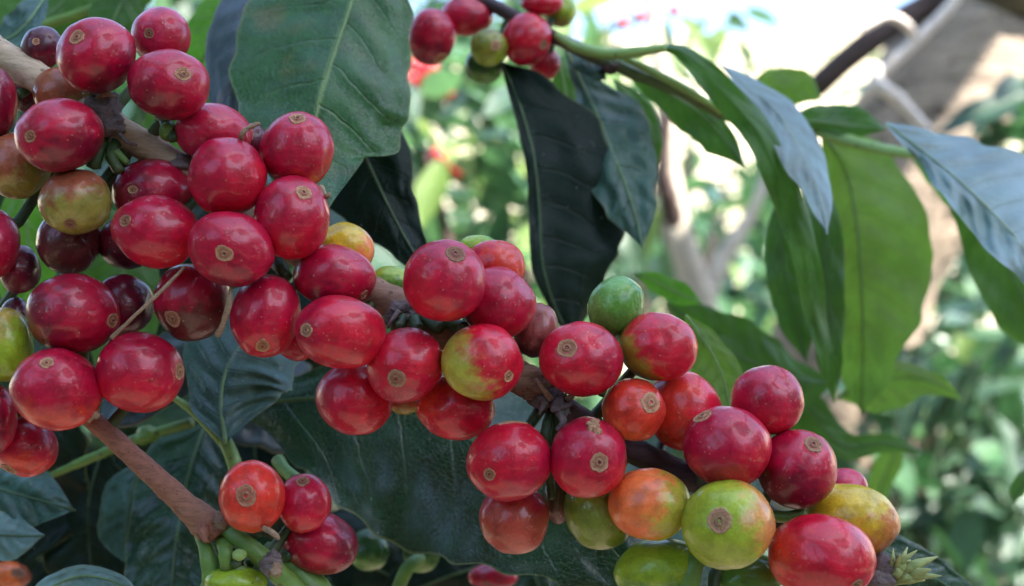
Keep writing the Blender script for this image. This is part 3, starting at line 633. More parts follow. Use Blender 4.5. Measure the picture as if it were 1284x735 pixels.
# ------------------------------------------------------------------ reddish twig, lower left
tb = empty('fruiting_twig', P(255, 650, D0), 'bare reddish brown twig running from the left cluster down to a fork of green stalks', 'twig')
twig_path = [(-70, 395, D0 + .012), (0, 452, D0 + .012), (60, 494, D0 + .008), (112, 524, D0 + .002), (160, 566, D0), (205, 607, D0 - .001), (240, 640, D0 - .001), (264, 662, D0 - .001)]
tube('stem', twig_path, [12, 12, 12, 10, 12, 13, 15, 20], M['twig'], tb, n=110, seg=22, lump=0.14)
STEMS[T] = (spine(twig_path[:5]), tb)
blob('node', 108, 519, D0 - .005, 14, 11, M['dead'], tb, seed=8, lump=.6)
blob('node', 96, 526, D0 - .006, 9, 6, M['dead'], tb, seed=9, lump=.6)
blob('node', 262, 660, D0 - .002, 18, 16, M['twig'], tb, seed=12, lump=.4)
blob('node', 272, 656, D0 - .002, 12, 12, M['dead'], tb, seed=14, lump=.6)
tube('bract', [(255, 660, D0 - .004), (258, 676, D0 - .005), (262, 680, D0 - .005)], [8, 6, 1], M['twig'], tb, n=10, seg=8, lump=.4)
tube('green_stem', [(268, 652, D0), (300, 676, D0 - .002), (330, 700, D0 - .002), (365, 735, D0), (400, 770, D0)], [10, 12, 12, 14, 15], M['stalk'], tb, n=40, seg=14, lump=.12)
tube('green_stem', [(330, 690, D0 + .006), (370, 716, D0 + .005), (420, 770, D0 + .005)], [12, 20, 22], M['stalk'], tb, n=30, seg=14, lump=.12)
blob('node', 340, 706, D0 - .006, 13, 15, M['node'], tb, seed=16, lump=.6)
blob('node', 346, 714, D0 - .007, 8, 9, M['dead'], tb, seed=18, lump=.5)
low = [(250, 668, D0 + .001), (262, 700, D0 - .002), (264, 745, D0 - .002), (262, 780, D0)]
tube('fruit_stalk', low, [7, 11, 12, 11], M['stalk'], tb, n=30, seg=12, lump=.15)
tube('fruit_stalk', [(274, 668, D0 + .001), (282, 690, D0 - .004), (285, 712, D0 - .004)], [7, 9, 9], M['stalk'], tb, n=20, seg=12, lump=.15)
blob('bud', 300, 696, D0 - .006, 9, 7, M['palestalk'], tb, seed=19, lump=.15)
blob('bud', 296, 706, D0 - .005, 7, 6, M['darkstalk'], tb, seed=21, lump=.3)
blob('bud', 318, 668, D0 - .001, 12, 8, M['darkstalk'], tb, seed=22, lump=.3)
tube('withered_stalk', [(330, 662, D0 - .008), (342, 668, D0 - .010), (350, 676, D0 - .010)], [3, 4, 2], M['dead'], tb, n=10, seg=8, lump=.4)
STEMS[B_] = ([P(*p) for p in catmull([(268, 656, D0 - .001), (300, 676, D0 - .001), (345, 704, D0)], 20)], tb)

# ------------------------------------------------------------------ leafy shoots low on the left
sh = empty('leafy_shoot', P(230, 540, D0 + .04), 'shaded shoot of dark blue green leaves and green petioles behind the reddish twig', 'shoot')
tube('stem', [(60, 598, D0 + .050), (125, 570, D0 + .048), (180, 548, D0 + .046), (240, 530, D0 + .042)], [4, 6, 7, 7], M['stalk'], sh, n=40, seg=12, lump=.15)
blob('node', 185, 545, D0 + .044, 14, 12, M['stalk'], sh, seed=41, lump=.3)
tube('petiole', [(300, 600, D0 + .018), (290, 570, D0 + .020), (281, 545, D0 + .022), (275, 500, D0 + .024)], [10, 9, 8, 5], M['palestalk'], sh, n=26, seg=12, lump=.1)
tube('petiole', [(286, 566, D0 + .021), (262, 535, D0 + .022), (232, 508, D0 + .024), (205, 492, D0 + .026)], [5, 6, 5, 3], M['palestalk'], sh, n=24, seg=10, lump=.1)
leaf(sh, [(283, 556, D0 + .022), (277, 500, D0 + .024), (290, 450, D0 + .026), (330, 400, D0 + .03), (370, 370, D0 + .034)],
     [3, 70, 85, 70, 1], [3, 40, 62, 55, 1], 'blue', .25, .2, .7, 2, .8, 8, rib=(4.5, 1.5), seed=11)
leaf(sh, [(300, 395, D0 + .030), (262, 425, D0 + .028), (220, 455, D0 + .03), (170, 500, D0 + .034), (120, 540, D0 + .036)],
     [3, 34, 42, 36, 1], [3, 34, 40, 30, 1], 'slate', .3, .3, .6, 3, .6, 8, rib=(3, 1.5), ribmat='darkstalk', seed=12)
leaf(sh, [(262, 520, D0 + .040), (240, 580, D0 + .038), (225, 650, D0 + .038), (215, 740, D0 + .04), (222, 800, D0 + .04)],
     [3, 60, 62, 60, 1], [3, 62, 76, 60, 1], 'deep', .3, .2, .7, 3, .8, 8, rib=(3.5, 1.5), ribmat='stalk', seed=13)
leaf(sh, [(178, 576, D0 + .046), (164, 620, D0 + .044), (158, 670, D0 + .044), (164, 712, D0 + .046)],
     [2, 34, 36, 1], [2, 12, 18, 1], 'blue', .3, .2, .4, 3, .5, 8, rib=(3, 1.5), ribmat='stalk', seed=14)
leaf(sh, [(-60, 580, D0 + .034), (-10, 610, D0 + .032), (60, 630, D0 + .030), (95, 640, D0 + .032)],
     [3, 40, 36, 1], [3, 34, 40, 1], 'blue', .2, .3, .6, 3, .8, 8, rib=(3, 1.5), ribmat='stalk', seed=15)
leaf(sh, [(-70, 650, D0 + .028), (-20, 668, D0 + .026), (25, 672, D0 + .025), (56, 671, D0 + .025)],
     [3, 30, 32, 1], [3, 30, 30, 1], 'sheen', .2, .3, .4, 3, .5, 8, rib=(3, 1.5), ribmat='stalk', seed=16)
leaf(sh, [(30, 760, D0 + .012), (60, 738, D0 + .012), (105, 722, D0 + .012), (155, 735, D0 + .012), (175, 760, D0 + .014)],
     [2, 22, 28, 20, 1], [2, 14, 14, 12, 1], 'sheen', .2, .2, .3, 3, .3, 8, rib=(2.5, 1.5), ribmat='palestalk', seed=17)
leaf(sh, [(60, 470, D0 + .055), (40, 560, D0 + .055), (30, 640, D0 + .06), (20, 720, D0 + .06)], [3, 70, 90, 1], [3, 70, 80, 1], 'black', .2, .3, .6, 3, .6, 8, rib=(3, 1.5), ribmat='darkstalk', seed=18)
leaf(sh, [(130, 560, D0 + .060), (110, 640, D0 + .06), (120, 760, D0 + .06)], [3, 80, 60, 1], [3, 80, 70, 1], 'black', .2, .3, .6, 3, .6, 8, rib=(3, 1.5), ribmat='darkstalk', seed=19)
leaf(sh, [(20, 215, D0 + .050), (34, 280, D0 + .05), (30, 340, D0 + .05), (10, 400, D0 + .05)], [3, 38, 44, 1], [3, 36, 40, 1], 'bright', .2, .2, .4, 3, .5, 8, flip=True, rib=(3, 1.5), seed=20)
leaf(sh, [(110, 250, D0 + .060), (150, 320, D0 + .06), (150, 400, D0 + .06), (120, 470, D0 + .06)], [3, 60, 60, 1], [3, 44, 50, 1], 'mid', .2, .2, .4, 3, .5, 8, rib=(3, 1.5), seed=21)
# backdrop leaves of the same shrub in deep shade below the wide leaf
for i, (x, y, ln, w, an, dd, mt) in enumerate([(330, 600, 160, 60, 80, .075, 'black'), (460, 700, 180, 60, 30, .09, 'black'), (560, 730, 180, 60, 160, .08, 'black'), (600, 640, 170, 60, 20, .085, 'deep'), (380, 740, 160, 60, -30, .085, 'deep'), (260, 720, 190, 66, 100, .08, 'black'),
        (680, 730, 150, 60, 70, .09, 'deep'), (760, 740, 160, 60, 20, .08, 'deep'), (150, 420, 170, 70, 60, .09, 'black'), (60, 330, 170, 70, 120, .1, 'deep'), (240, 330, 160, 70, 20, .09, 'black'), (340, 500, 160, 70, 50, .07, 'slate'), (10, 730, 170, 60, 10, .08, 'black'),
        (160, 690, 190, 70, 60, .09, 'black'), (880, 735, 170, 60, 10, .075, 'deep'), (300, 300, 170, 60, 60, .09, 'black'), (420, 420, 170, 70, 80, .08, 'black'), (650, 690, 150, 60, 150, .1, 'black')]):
    c, s_ = math.cos(R(an)), math.sin(R(an))
    leaf(sh, [(x - c * ln / 2, y - s_ * ln / 2, D0 + dd), (x - s_ * 6, y + c * 6, D0 + dd - .004), (x + c * ln / 2, y + s_ * ln / 2, D0 + dd + .006)], [2, w * .8, w, w * .6, 1], [2, w * .8, w, w * .6, 1], mt, .25, .25, .6, 3, .6, 8, nu=40, rib=(3, 1.4), ribmat='stalk', seed=60 + i)

# top-left leaves (backlit)
tl = empty('leafy_shoot', P(150, 20, D0 + .07), 'bright backlit green leaves at the top left corner behind the cherries', 'shoot')
tube('stem', [(-60, 60, D0 + .07), (60, 30, D0 + .075), (200, -20, D0 + .08), (320, -60, D0 + .09)], [6, 6, 5, 5], M['stalk'], tl, n=30, seg=10)
leaf(tl, [(330, -40, D0 + .075), (290, 10, D0 + .073), (262, 60, D0 + .072), (235, 110, D0 + .075)], [3, 34, 40, 1], [3, 34, 36, 1], 'bright', .2, .2, .4, 3, .6, 8, flip=True, rib=(3, 1.5), seed=22)
leaf(tl, [(200, -60, D0 + .070), (160, -10, D0 + .069), (140, 30, D0 + .068), (120, 70, D0 + .07)], [3, 32, 34, 1], [3, 30, 32, 1], 'mid', .2, .2, .4, 3, .6, 8, rib=(3, 1.5), seed=23)
leaf(tl, [(120, -50, D0 + .080), (70, 10, D0 + .078), (10, 40, D0 + .076), (-50, 60, D0 + .08)], [3, 46, 50, 1], [3, 46, 46, 1], 'mid', .2, .2, .4, 3, .6, 8, rib=(3, 1.5), seed=24)
leaf(tl, [(60, -10, D0 + .05), (40, 20, D0 + .045), (20, 42, D0 + .045), (-10, 56, D0 + .045)], [2, 22, 26, 1], [2, 16, 16, 1], 'blue', .2, -.5, .4, 3, .4, 6, rib=(3, 1.5), seed=25)
leaf(tl, [(220, 30, D0 + .095), (250, 100, D0 + .095), (240, 180, D0 + .1), (200, 240, D0 + .1)], [3, 60, 66, 1], [3, 56, 60, 1], 'mid', .2, .2, .4, 3, .6, 8, flip=True, rib=(3, 1.5), seed=26)
leaf(tl, [(20, 60, D0 + .1), (20, 130, D0 + .1), (30, 190, D0 + .1), (60, 250, D0 + .1)], [3, 60, 66, 1], [3, 56, 60, 1], 'deep', .2, .2, .4, 3, .6, 8, rib=(3, 1.5), seed=27)

# ------------------------------------------------------------------ upper shoot with its own fruit and drooping leaves
D1 = 0.235
ub = empty('fruiting_branch', P(700, 40, D1), 'out of focus purple shoot at the top centre with drooping leaves and a few cherries', 'branch')
up_path = [(560, -20, D1 + .004), (620, 8, D1 + .002), (690, 44, D1), (740, 68, D1), (790, 90, D1), (850, 114, D1), (905, 145, D1 + .002)]
tube('stem', up_path, [9, 9, 8, 9, 8, 7, 6], M['purple'], ub, n=70, seg=14, lump=.15)
blob('node', 765, 82, D1, 13, 10, M['purple'], ub, seed=51, lump=.4)
STEMS[U] = (spine(up_path[:4]), ub)
tube('petiole', [(697, 44, D1 - .002), (725, 60, D1 - .004), (770, 68, D1 - .006), (835, 60, D1 - .008)], [5, 7, 7, 5], M['palestalk'], ub, n=30, seg=10)
tube('petiole', [(782, 72, D1 - .002), (830, 96, D1 - .003), (880, 124, D1 - .002), (905, 140, D1)], [4, 5, 5, 4], M['palestalk'], ub, n=30, seg=10)
# long drooping leaf, green underside half and bluish pleated half
leaf(ub, [(821, 61, D1 - .008), (850, 63, D1 - .010), (880, 84, D1 - .011), (913, 122, D1 - .012), (950, 165, D1 - .012), (978, 222, D1 - .012), (998, 280, D1 - .010), (1012, 330, D1 - .008), (1020, 385, D1 - .007), (1034, 440, D1 - .006), (1046, 505, D1 - .004)],
     [2, 13, 19, 20, 19, 21, 20, 17, 15, 13, 8, 1], [2, 10, 17, 19, 18, 19, 19, 17, 18, 12, 9, 1], 'mid', .35, .5, 2.0, 4, .6, 9, nu=90, flip=True, rib=None, seed=31)
leaf(ub, [(905, 82, D1 - .004), (935, 106, D1 - .005), (972, 138, D1 - .006), (1004, 186, D1 - .006), (1027, 240, D1 - .005), (1037, 294, D1 - .004)],
     [2, 14, 26, 30, 18, 1], [2, 14, 24, 24, 15, 1], 'sheen', -.4, 1.1, .8, 3, .9, 8, rib=None, seed=32, up=.9)
leaf(ub, [(1000, 200, D1 + .012), (1030, 270, D1 + .010), (1036, 350, D1 + .010), (1040, 430, D1 + .010), (1046, 505, D1 + .010)],
     [2, 14, 24, 24, 18, 1], [2, 20, 24, 22, 16, 1], 'mid', .2, .3, 1.5, 4, .6, 8, rib=(2, 1), ribmat='stalk', seed=33)
leaf(ub, [(985, 235, D1 + .02), (978, 290, D1 + .02), (985, 350, D1 + .02), (1000, 410, D1 + .02), (1012, 455, D1 + .02)],
     [2, 16, 24, 22, 1], [2, 16, 30, 24, 1], 'mid', .2, .3, .8, 4, .6, 8, rib=(2, 1), ribmat='stalk', seed=34)
# nearly black drooping leaf, folded along its midrib
leaf(ub, [(628, 78, D1 - .004), (648, 120, D1 - .006), (668, 190, D1 - .008), (676, 260, D1 - .008), (680, 330, D1 - .008), (698, 390, D1 - .006), (722, 430, D1 - .004)],
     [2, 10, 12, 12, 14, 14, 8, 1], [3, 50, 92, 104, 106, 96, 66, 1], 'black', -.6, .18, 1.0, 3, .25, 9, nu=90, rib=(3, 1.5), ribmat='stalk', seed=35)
# bluish leaf beside it
leaf(ub, [(708, 58, D1 - .002), (728, 100, D1 - .002), (756, 160, D1 - .003), (780, 220, D1 - .003), (797, 270, D1 - .002), (806, 312, D1)],
     [2, 12, 34, 46, 34, 1], [2, 22, 56, 50, 30, 1], 'blue', .35, .25, .9, 3, .8, 8, rib=(3, 1.2), ribmat='palestalk', seed=36)
leaf(ub, [(742, 60, D1 + .004), (738, 72, D1 + .003), (745, 88, D1 + .002), (760, 100, D1 + .002)], [2, 22, 12, 1], [2, 14, 22, 1], 'blue', .3, .3, .3, 3, .3, 6, rib=(2, 1), seed=37)
leaf(ub, [(782, 88, D1 + .006), (830, 112, D1 + .004), (875, 140, D1 + .004), (912, 178, D1 + .004), (934, 210, D1 + .004)],
     [2, 20, 32, 28, 1], [2, 16, 18, 14, 1], 'mid', .3, .3, .8, 3, .6, 8, flip=True, rib=(2.5, 1.2), seed=38)
leaf(ub, [(700, 70, D1 + .02), (712, 130, D1 + .02), (718, 190, D1 + .02), (716, 250, D1 + .02)], [2, 24, 26, 1], [2, 24, 26, 1], 'mid', .2, .2, .5, 3, .6, 8, rib=(2.5, 1.2), seed=39)
leaf(ub, [(770, 100, D1 + .015), (806, 140, D1 + .015), (820, 180, D1 + .015), (818, 220, D1 + .015)], [2, 16, 16, 1], [2, 14, 12, 1], 'mid', .2, .2, .5, 3, .6, 8, rib=(2.5, 1.2), seed=40)

# ------------------------------------------------------------------ shoot at the right with big light green leaves
D2 = 0.275
rb = empty('leafy_shoot', P(1030, 165, D2), 'shoot on the right with large light green hanging leaves and one bluish rippled leaf', 'shoot')
tube('stem', [(905, 145, D1 + .010), (960, 158, D1 + .02), (1010, 162, D2), (1050, 170, D2 + .01)], [6, 7, 9, 6], M['stalk'], rb, n=30, seg=12)
tube('petiole', [(1005, 156, D2), (1050, 172, D2 - .006), (1110, 188, D2 - .014), (1165, 195, D2 - .02)], [8, 9, 8, 7], M['palestalk'], rb, n=30, seg=12, flat=.7)
blob('bud', 1165, 194, D2 - .02, 8, 10, M['darkstalk'], rb, seed=61, lump=.3)
leaf(rb, [(985, 150, D2 - .004), (1020, 152, D2 - .006), (1070, 158, D2 - .008), (1112, 162, D2 - .01)], [2, 10, 14, 1], [2, 22, 26, 1], 'mid', .3, .3, .8, 2, .4, 7, flip=True, rib=(2.5, 1.5), seed=41)
leaf(rb, [(1030, 165, D2 + .002), (1060, 215, D2), (1074, 280, D2 - .002), (1080, 360, D2 - .002), (1082, 440, D2), (1080, 520, D2 + .004)],
     [3, 34, 44, 50, 46, 30, 1], [3, 62, 88, 92, 74, 40, 1], 'light', .25, .22, 1.5, 3, 1.2, 8, nu=90, flip=True, rib=(3, 1.5), ribmat='stalk', seed=42)
leaf(rb, [(1050, 500, D2 + .010), (1090, 480, D2 + .008), (1140, 474, D2 + .008), (1180, 484, D2 + .008), (1206, 502, D2 + .008)],
     [2, 40, 38, 16, 1], [2, 12, 20, 12, 1], 'light', .2, .2, .6, 2, .6, 7, flip=True, rib=(2, 1), ribmat='stalk', seed=43)
leaf(rb, [(1110, 154, D2 - .050), (1145, 180, D2 - .052), (1190, 216, D2 - .054), (1240, 262, D2 - .054), (1290, 318, D2 - .052), (1330, 378, D2 - .05)],
     [2, 12, 26, 34, 38, 28, 1], [2, 26, 54, 80, 90, 70, 1], 'sheen', -.2, 1.0, 2.4, 3, 1.5, 8, nu=90, rib=(2.5, 1.2), ribmat='palestalk', seed=44, up=.95)
leaf(rb, [(1185, 200, D2 - .004), (1215, 250, D2 - .006), (1250, 310, D2 - .006), (1285, 380, D2 - .004), (1320, 450, D2)],
     [2, 30, 46, 44, 1], [2, 40, 60, 50, 1], 'mid', .2, .2, .8, 2, .9, 8, flip=True, rib=(3, 1.5), ribmat='stalk', seed=45)
leaf(rb, [(1145, 200, D2 + .02), (1170, 215, D2 + .02), (1195, 240, D2 + .02), (1212, 275, D2 + .02)], [2, 16, 18, 1], [2, 16, 14, 1], 'bright', .2, .2, .8, 2, .5, 8, flip=True, rib=(2, 1.5), ribmat='stalk', seed=46)
leaf(rb, [(938, 116, D2 + .04), (965, 106, D2 + .04), (1000, 108, D2 + .04), (1030, 125, D2 + .04)], [2, 26, 26, 1], [2, 20, 22, 1], 'light', .2, .2, .8, 2, .5, 8, rib=None, seed=47)
leaf(rb, [(1045, 482, D2 + .004), (985, 470, D2 - .004), (915, 440, D2 - .008), (868, 405, D2 - .01), (835, 380, D2 - .01)],
     [2, 20, 40, 46, 30, 1], [2, 46, 50, 36, 16, 1], 'mid', .2, .2, .8, 2, .9, 8, rib=(3, 1.5), ribmat='stalk', seed=48)
leaf(rb, [(880, 380, D2 - .02), (850, 368, D2 - .02), (820, 352, D2 - .022), (795, 342, D2 - .022)], [2, 16, 12, 1], [2, 14, 14, 1], 'bright', .3, .3, .8, 2, .5, 8, flip=True, rib=(2, 1), seed=49)
leaf(rb, [(1000, 470, D2 + .012), (1020, 520, D2 + .01), (1060, 560, D2 + .01), (1110, 556, D2 + .01), (1160, 568, D2 + .01)], [2, 22, 16, 12, 1], [2, 22, 18, 12, 1], 'mid', .2, .2, .8, 2, .6, 8, flip=True, rib=(2, 1), ribmat='stalk', seed=50)
leaf(rb, [(990, 450, D2 + .02), (1000, 510, D2 + .02), (1030, 570, D2 + .02), (1055, 600, D2 + .02)], [2, 20, 22, 1], [2, 20, 22, 1], 'mid', .2, .2, .8, 2, .6, 8, rib=(2, 1), ribmat='stalk', seed=51)
leaf(rb, [(1128, 545, D2 + .07), (1118, 580, D2 + .07), (1105, 610, D2 + .07), (1100, 650, D2 + .07)], [2, 20, 18, 1], [2, 14, 12, 1], 'light', .2, .2, .8, 2, .6, 8, rib=(2, 1), ribmat='stalk', seed=52)
leaf(rb, [(1300, 590, D2 - .02), (1285, 605, D2 - .02), (1275, 620, D2 - .02), (1272, 632, D2 - .02)], [2, 14, 12, 1], [2, 8, 8, 1], 'mid', .2, .2, .4, 2, .3, 6, rib=(1.5, 1), ribmat='stalk', seed=53)

# ------------------------------------------------------------------ place the cherries
def stalk(surf, ctr, key, rmm):
    """short green stalk from the far side of a cherry back to the bark"""
    sp_, owner = STEMS[key]
    q = min(sp_, key=lambda w: (w - ctr).length)
    if (q - ctr).length > 0.045: return
    d = (q - ctr).normalized(); d = (d + Vector((0, 0.55 if q.y > ctr.y - .002 else 0.15, 0))).normalized()
    base = ctr + d * rmm * 0.93
    L = (q - base).length
    tube('fruit_stalk', [tuple(base), tuple(base + d * min(.002, L * .3)), tuple(q.lerp(base, .4) + Vector((0, .001, 0))), tuple(q)], [0.0010, 0.0009, 0.0010, 0.0013], M['darkstalk'], owner, n=12, seg=8, lump=0.1, px=False)
idx = 0
for tab, base, step in ((cherries, D0, 0.0042), (far_cherries, D1, 0.005), (deep_cherries, D0 + .05, 0.004)):
    zs = settle(tab, base, step)
    for c, d in zip(tab, zs):
        o, bs, outw, surf = make_cherry(c, d, idx)
        if c[0] in STEMS: stalk(surf, P(c[1], c[2], d), c[0], (c[3] + c[4]) / 2 * pxs(d))
        if 'flaky patch over it' in c[-1]:      # the corky flake at the upper rim
            pts = [(745, 534, 9), (748, 543, 7), (742, 539, 6), (739, 532, 4)]
            for k, (x, y, r) in enumerate(pts):
                ux, uz = (x - c[1]) / c[3], -(y - c[2]) / c[4]
                dy = -math.sqrt(max(0, 1 - ux * ux - uz * uz)) * (c[3] + c[4]) / 2 * .96 * pxs(d)
                blob('corky_patch', x, y, d + dy + .0002, r, r * .9, M['scar'], o, seed=k, lump=.6, rd=2.2)
        idx += 1
tube('pedicel', [(528, 700, D0 + .045), (512, 712, D0 + .042), (498, 740, D0 + .042)], [8, 9, 8], M['stalk'], sh, n=14, seg=10)

# ------------------------------------------------------------------ ground
gv = []; gf = []; GN = 60
for j in range(GN + 1):
    for i in range(GN + 1):
        x = math.copysign(abs(2 * i / GN - 1) ** 2.2, 2 * i / GN - 1) * 150; y = math.copysign(abs(2 * j / GN - 1) ** 2.2, 2 * j / GN - 1) * 150
        gv.append((x, y, 0.05 * noise.noise(Vector((x * .5, y * .5, 0))) * min(1, 20 / (1 + abs(x) + abs(y)))))
for j in range(GN):
    for i in range(GN):
        a = j * (GN + 1) + i; gf.append((a, a + 1, a + GN + 2, a + GN + 1))
tag(mesh_obj('ground', gv, gf, ground_material()), kind='structure')

# ------------------------------------------------------------------ background shrubs and trees
def leaf_template(mat, seed, nu=9, nvh=2):
    rnd = random.Random(seed); bend = rnd.uniform(.1, .5); tw = rnd.uniform(-.3, .3)
    verts = []; uvs = []; faces = []
    for i in range(nu):
        u = i / (nu - 1); w = 0.19 * math.sin(math.pi * min(1, u * 0.96 + .02)) ** .8 * (1.15 - .4 * u)
        for j in range(-nvh, nvh + 1):
            v = j / nvh; z = -bend * u * u * .6 - .25 * abs(v) * w * -1 + .02 * math.sin(u * 14 + seed) * abs(v)
            verts.append((u, v * w, z + tw * v * w * u)); uvs.append((u, .5 + .5 * v))
    row = 2 * nvh + 1
    for i in range(nu - 1):
        for j in range(row - 1):
            a = i * row + j; faces.append((a, a + row, a + row + 1, a + 1))
    me = bpy.data.meshes.new('leaf'); me.from_pydata(verts, [], faces); me.materials.append(M[mat])
    me.polygons.foreach_set('use_smooth', [True] * len(faces))
    l = me.uv_layers.new(name='UVMap'); l.data.foreach_set('uv', [c for lp in me.loops for c in uvs[lp.vertex_index]])
    return me
TM = {k: [leaf_template(k, s * 5 + 1) for s in range(3)] for k in ('far_dark', 'far_mid', 'far_yel')}
def leaf_rot(rnd, droop=-25, spread=35):
    return Matrix.Rotation(rnd.uniform(0, 2 * math.pi), 4, 'Z') @ Matrix.Rotation(-R(droop + rnd.uniform(-spread, spread)), 4, 'Y') @ Matrix.Rotation(R(rnd.uniform(-50, 50)), 4, 'X')
def shrub(name, label, cat, boxes, mats, size, seed, group=None, ground_xy=None, fruit=None, nstem=4):
    """boxes: (x0,x1,y0,y1 in photo px, d0,d1, count)"""
    rnd = random.Random(seed)
    bx = boxes[0]; dm = (bx[4] + bx[5]) / 2; c = P((bx[0] + bx[1]) / 2, (bx[2] + bx[3]) / 2, dm)
    root = empty(name, (c.x, c.y, 0), label, cat, group)
    pts = []
    for (x0, x1, y0, y1, d0, d1, n) in boxes:
        for k in range(n):
            d = rnd.uniform(d0, d1); pts.append((P(rnd.uniform(x0, x1), rnd.uniform(y0, y1), d)))
    # woody stems that reach up through the leaves
    st = []
    for k in range(nstem):
        t = pts[rnd.randrange(boxes[0][6])]; b = Vector((c.x + rnd.uniform(-.12, .12), c.y + rnd.uniform(0, .15), 0.0))
        m = b.lerp(t, .55) + Vector((rnd.uniform(-.06, .06), rnd.uniform(-.02, .06), .1))
        tube('stem', [tuple(b), tuple(m), tuple(t)], [.014, .010, .004], M['darktrunk'], root, n=20, seg=8, px=False)
    for p in pts:
        if p.z < 0.03: p.z = 0.05
        me = rnd.choice(TM[rnd.choice(mats)])
        o = bpy.data.objects.new('leaf', me); C.objects.link(o)
        s = size * rnd.uniform(.7, 1.25)
        o.matrix_local = Matrix.Translation(p - Vector(root.location)) @ leaf_rot(rnd) @ Matrix.Diagonal((s, s, s, 1))
        o.parent = root
    return root
g = 'coffee shrubs in the blurred background'
dk, md, yl = 'far_dark', 'far_mid', 'far_yel'
shrub('coffee_shrub', 'blurred green coffee shrub with red fruit between big top leaf and black leaf', 'shrub', [(480, 720, 90, 420, .85, 1.35, 230), (500, 720, 0, 120, 1.2, 1.6, 70)], [dk, dk, md, md, md, yl], .075, 101, g)
shrub('coffee_shrub', 'dark coffee shrub with bluish sheen filling the lower right corner', 'shrub', [(1060, 1320, 400, 780, 1.0, 1.45, 260), (1235, 1330, 90, 240, 1.0, 1.25, 40)], [dk, dk, dk, dk, md], .085, 102, g)
shrub('coffee_shrub', 'farther coffee shrub with bright spots behind the lower right corner shrub', 'shrub', [(980, 1340, 380, 720, 1.6, 2.3, 290)], [dk, dk, dk, dk, md, yl], .085, 107, g)
shrub('coffee_shrub', 'sunlit coffee shrub seen between bluish leaf and bright strip at centre right', 'shrub', [(780, 980, 230, 520, 1.9, 2.8, 60), (960, 1130, 420, 640, 1.5, 2.4, 60)], [md, yl, md], .13, 103, g)
shrub('coffee_shrub', 'deeply shaded coffee shrub at the bottom left behind the shoot', 'shrub', [(-80, 420, 60, 760, .45, .85, 230)], [dk], .11, 104, g)
shrub('coffee_shrub', 'shaded coffee shrub beneath the fruit at the bottom centre', 'shrub', [(250, 940, 500, 800, .55, 1.0, 200)], [dk], .11, 105, g)
shrub('coffee_shrub', 'bright leafy shrub just below the white gap near the top right', 'shrub', [(690, 960, 10, 130, 2.6, 3.4, 55), (640, 760, 0, 260, 1.8, 2.6, 60)], [md, yl, dk], .13, 106, g)

# red fruit far behind
rnd = random.Random(77)
fr_pts = [(522, 84), (533, 96), (516, 100), (545, 104), (552, 114), (538, 112), (528, 108), (540, 88), (560, 118), (548, 196), (556, 206), (566, 196), (572, 214), (1250, 91), (803, 22), (845, 14), (780, 30)]
TB = None
FAR_L = ['topmost in the red bunch beside the big top leaf', 'at the middle of the red bunch beside the big top leaf', 'nearest the big top leaf, leftmost of its bunch', 'right of the middle of the red bunch by the big leaf',
 'just above the lowest one of the upper red bunch', 'lowest but one, left side of the upper red bunch', 'at the lower left of the upper red bunch', 'at the upper right of the upper red bunch', 'lowest and farthest right of the upper red bunch',
 'leftmost of the lower red bunch left of the black leaf', 'second from the left in the lower red bunch, a little low', 'right of centre in the lower red bunch by the black leaf', 'lowest and rightmost of the lower red bunch by the black leaf',
 'alone before dark leaves right of the leaning trunk', 'in the middle of three dots above the pale petiole', 'rightmost of three dots above the pale petiole', 'leftmost of three dots above the pale petiole']
for k, (x, y) in enumerate(fr_pts):
    d = .90 if k < 13 else 1.5
    sub = 'red' if k < 13 else 'amber'
    if TB is None:
        bm = bmesh.new(); bmesh.ops.create_uvsphere(bm, u_segments=16, v_segments=12, radius=.0075)
        for v in bm.verts:
            v.co.z *= 1.12; v.co += v.normal * .0004 * noise.noise(v.co * 300)
            if v.co.z < -.0075: v.co.z *= .93
        TB = bpy.data.meshes.new('coffee_cherry'); bm.to_mesh(TB); bm.free(); TB.polygons.foreach_set('use_smooth', [True] * len(TB.polygons))
        a = TB.attributes.new('skin', 'FLOAT_COLOR', 'POINT'); a.data.foreach_set('color', [c for _ in TB.vertices for c in (.42, .02, .03, 1)]); TB.materials.append(M['skin'])
    o = bpy.data.objects.new('coffee_cherry', TB); C.objects.link(o); o.location = P(x, y, d); s = 1.0 if k < 13 else 1.2; o.scale = (s, s, s)
    tag(o, 'blurred far cherry ' + FAR_L[k], 'coffee cherry', 'blurred red cherries far behind')

# shade tree: leaning trunk top right, limb, crown added toward the sun to shade the fruit
DT = 1.35
tr = empty('shade_tree', (P(1040, 700, DT + .1).x, DT + .1, 0), 'big leaning brown tree trunk out of focus at the top right', 'tree')
crown_c = P(880, 450, D0) + sun_dir * 2.1
tp = [tuple(Vector((P(1000, 700, DT).x, DT + .15, -.05))), tuple(P(1050, 500, DT + .05)), tuple(P(1130, 250, DT)), tuple(P(1178, 130, DT)), tuple(P(1240, 20, DT)), tuple(P(1330, -130, DT)), (1.25, 1.9, 2.7), (crown_c.x + .25, crown_c.y + .5, crown_c.z + .05)]
tube('trunk', tp, [.10, .095, .09, .09, .09, .088, .07, .04], M['trunk'], tr, n=120, seg=36, lump=.10, px=False)
tube('branch', [tuple(P(1075, 230, DT - .02)), tuple(P(1020, 112, DT - .05)), tuple(P(1085, 55, DT - .07)), tuple(P(1150, 12, DT - .05)), tuple(P(1230, -60, DT)), (.95, 1.7, 2.3)][1:], [.016, .016, .018, .020, .02], M['darktrunk'], tr, n=40, seg=14, lump=.25, px=False)
